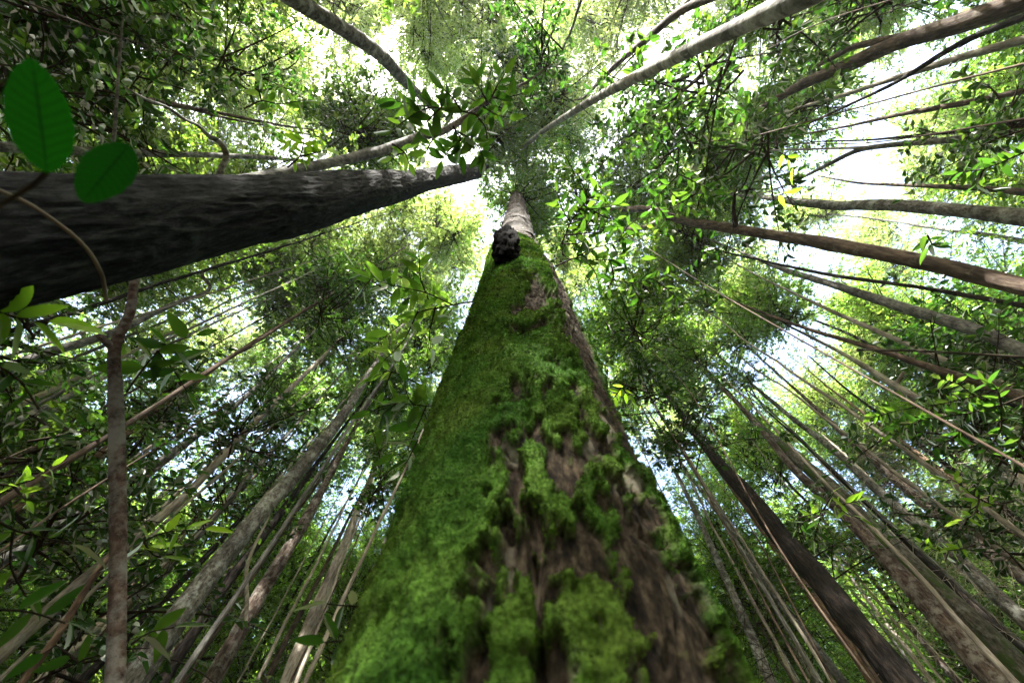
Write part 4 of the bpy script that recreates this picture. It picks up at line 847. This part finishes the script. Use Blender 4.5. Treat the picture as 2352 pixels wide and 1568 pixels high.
while tries < 30000 and cnt < 250:
    tries += 1
    R_ = 5.5 + 46 * rr_.random() ** .95; a = rr_.uniform(-math.pi, math.pi); x, y = R_ * math.cos(a), R_ * math.sin(a)
    z = rr_.uniform(8.5, 15.5); c = np.array([x, y, z])
    vis = in_view(c)
    if R_ < 8.5 and (y > 0 or not vis): continue
    if not vis and (R_ > 28 or R_ < 9 or rr_.random() < .45): continue
    sp = (2.9 if R_ < 14 else 2.3) + R_ * .018
    if any((x - u) ** 2 + (y - v) ** 2 < sp * sp for u, v in placed): continue
    if R_ < 18 and in_gap(c + [0, 0, 1], 2.4): continue
    placed.append((x, y)); cnt += 1
    me, tip = rr_.choice(FT); s = z / 12.0; thick = rr_.uniform(.6, 1.5) * (1.1 if R_ > 15 else (.5 if R_ > 9 else .3))
    t = thing('tree', (x, y, 0), 'unseen slim tree added behind the camera to shade the near trunks', 'tree', 'slim trees of the forest behind')
    o = link('trunk', me, t); o.scale = (thick, thick, s); o.rotation_euler = (0, 0, rr_.uniform(0, 6.28))
    bk = rr_.choice(['pale', 'pale', 'grey', 'brown', 'lichen', 'dark', 'birch', 'birch', 'red'])
    if bk != 'pale': o.material_slots[0].link = 'OBJECT'; o.material_slots[0].material = BARK[bk]
    px, py, pz = project(c)
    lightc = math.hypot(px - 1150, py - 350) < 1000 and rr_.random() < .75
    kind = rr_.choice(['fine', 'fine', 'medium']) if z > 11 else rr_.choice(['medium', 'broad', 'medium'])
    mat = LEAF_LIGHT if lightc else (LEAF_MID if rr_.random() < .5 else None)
    big_s = 1.0 + R_ * .012
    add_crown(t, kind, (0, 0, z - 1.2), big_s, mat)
    q = rr_.uniform(1.8, 3.2)
    if not (R_ < 14 and in_gap(c + [0, 0, q], 2.4)): add_crown(t, 'fine', (rr_.uniform(-1, 1), rr_.uniform(-1, 1), z - 1.2 + q), big_s, mat)
    if vis and R_ > 15: add_crown(t, rr_.choice(['medium', 'fine']), (rr_.uniform(-1, 1), rr_.uniform(-1, 1), z * .55), big_s * .85, None)
    if vis and R_ > 18: add_crown(t, 'medium', (rr_.uniform(-1, 1), rr_.uniform(-1, 1), z * .3), big_s * .9, None)
tall = 0; tries = 0; tp = []
TALL = [(860, 560), (970, 650), (770, 640), (960, 60), (800, 30), (1120, 30), (1060, 140), (700, 500), (1650, 440), (2040, 530), (2200, 420), (1870, 500), (600, 650), (1330, 250), (1240, 260), (1290, 40), (1400, 70), (980, 0), (690, 250), (620, 110), (860, 330), (1000, 520), (935, 480), (1060, 590), (1330, 640), (2250, 250), (2180, 330)]
def tall_tree(x, y, z, s=1.25):
    me, tip = rr_.choice(FT); R_ = math.hypot(x, y)
    t = thing('tall_tree', (x, y, 0), 'tall thin tree with a high sunlit airy crown of fine leaves', 'tree', 'tall thin trees of the upper canopy')
    o = link('trunk', me, t); th_ = .35 if R_ < 12.5 else .8; o.scale = (th_, th_, z / 12); o.rotation_euler = (0, 0, rr_.uniform(0, 6.28))
    o.material_slots[0].link = 'OBJECT'; o.material_slots[0].material = BARK[rr_.choice(['grey', 'lichen', 'brown', 'dark'])]
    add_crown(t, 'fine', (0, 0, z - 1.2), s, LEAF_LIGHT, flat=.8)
    if rr_.random() < .5: add_crown(t, 'fine', (rr_.uniform(-2, 2), rr_.uniform(-2, 2), z - 3.5), s * .85, LEAF_LIGHT, flat=.7)
for px_, py_ in TALL:
    z = rr_.uniform(20, 25); r = ray(px_, py_); p = CAM + r * ((z - CAM[2]) / r[2]); tp.append((p[0], p[1])); tall_tree(p[0], p[1], z)
while tries < 4000 and tall < 46:
    tries += 1
    R_ = 6 + 14 * rr_.random(); a = rr_.uniform(-math.pi, math.pi); x, y = R_ * math.cos(a), R_ * math.sin(a); z = rr_.uniform(18, 25)
    if not in_view((x, y, z), 150) or any((x - u) ** 2 + (y - v) ** 2 < 4.2 ** 2 for u, v in tp): continue
    tp.append((x, y)); tall += 1
    tall_tree(x, y, z)
poles = 0; tries = 0; pp = []
while tries < 3000 and poles < 26:
    tries += 1
    a = rr_.uniform(.12, math.pi - .12); R_ = rr_.uniform(6.5, 15); x, y = R_ * math.cos(a), R_ * math.sin(a)
    if abs(math.degrees(a) - 90) < 12 or any((x - u) ** 2 + (y - v) ** 2 < 1.0 for u, v in pp) or not in_view((x, y, 5), 0): continue
    pp.append((x, y)); poles += 1; z = rr_.uniform(11, 13.5); me, tip = rr_.choice(FT)
    t = thing('pole_tree', (x, y, 0), 'very thin pale pole of a young tree among the lower trunks', 'tree', 'thin pale poles among the lower trunks')
    o = link('trunk', me, t); th_ = rr_.uniform(.22, .45); o.scale = (th_, th_, z / 12); o.rotation_euler = (rr_.uniform(-.05, .05), rr_.uniform(-.05, .05), rr_.uniform(0, 6.28))
    add_crown(t, 'small', (0, 0, z - .9), .8, LEAF_MID)
print('filler trees', cnt, 'tries', tries, 'crown leaves', [(c['kind'], c['n']) for c in CROWNS])
tris = sum(len(m.loops) - 2 * len(m.polygons) for m in bpy.data.meshes)
print('TRIS', tris, 'OBJ', len(bpy.data.objects))

HAZE = 0.0006  # density of an air volume added for the sky's veiling glow
if HAZE > 0:
    hb = np.array([[x, y, z] for x in (-235, 235) for y in (-235, 235) for z in (-1.4, 31.)])
    HF = np.array([[0, 1, 3, 2], [4, 6, 7, 5], [0, 4, 5, 1], [2, 3, 7, 6], [0, 2, 6, 4], [1, 5, 7, 3]])
    hm, nt = new_mat('haze'); pv = N(nt, 'ShaderNodeVolumePrincipled'); pv.inputs['Color'].default_value = (.92, .96, .93, 1); pv.inputs['Density'].default_value = HAZE
    pv.inputs['Anisotropy'].default_value = .4
    out = N(nt, 'ShaderNodeOutputMaterial'); nt.links.new(pv.outputs[0], out.inputs['Volume'])
    tag(link('haze', mesh_from('haze', hb, HF, [hm], smooth=False)), 'thin bright haze added for a veiling glow', kind='stuff')
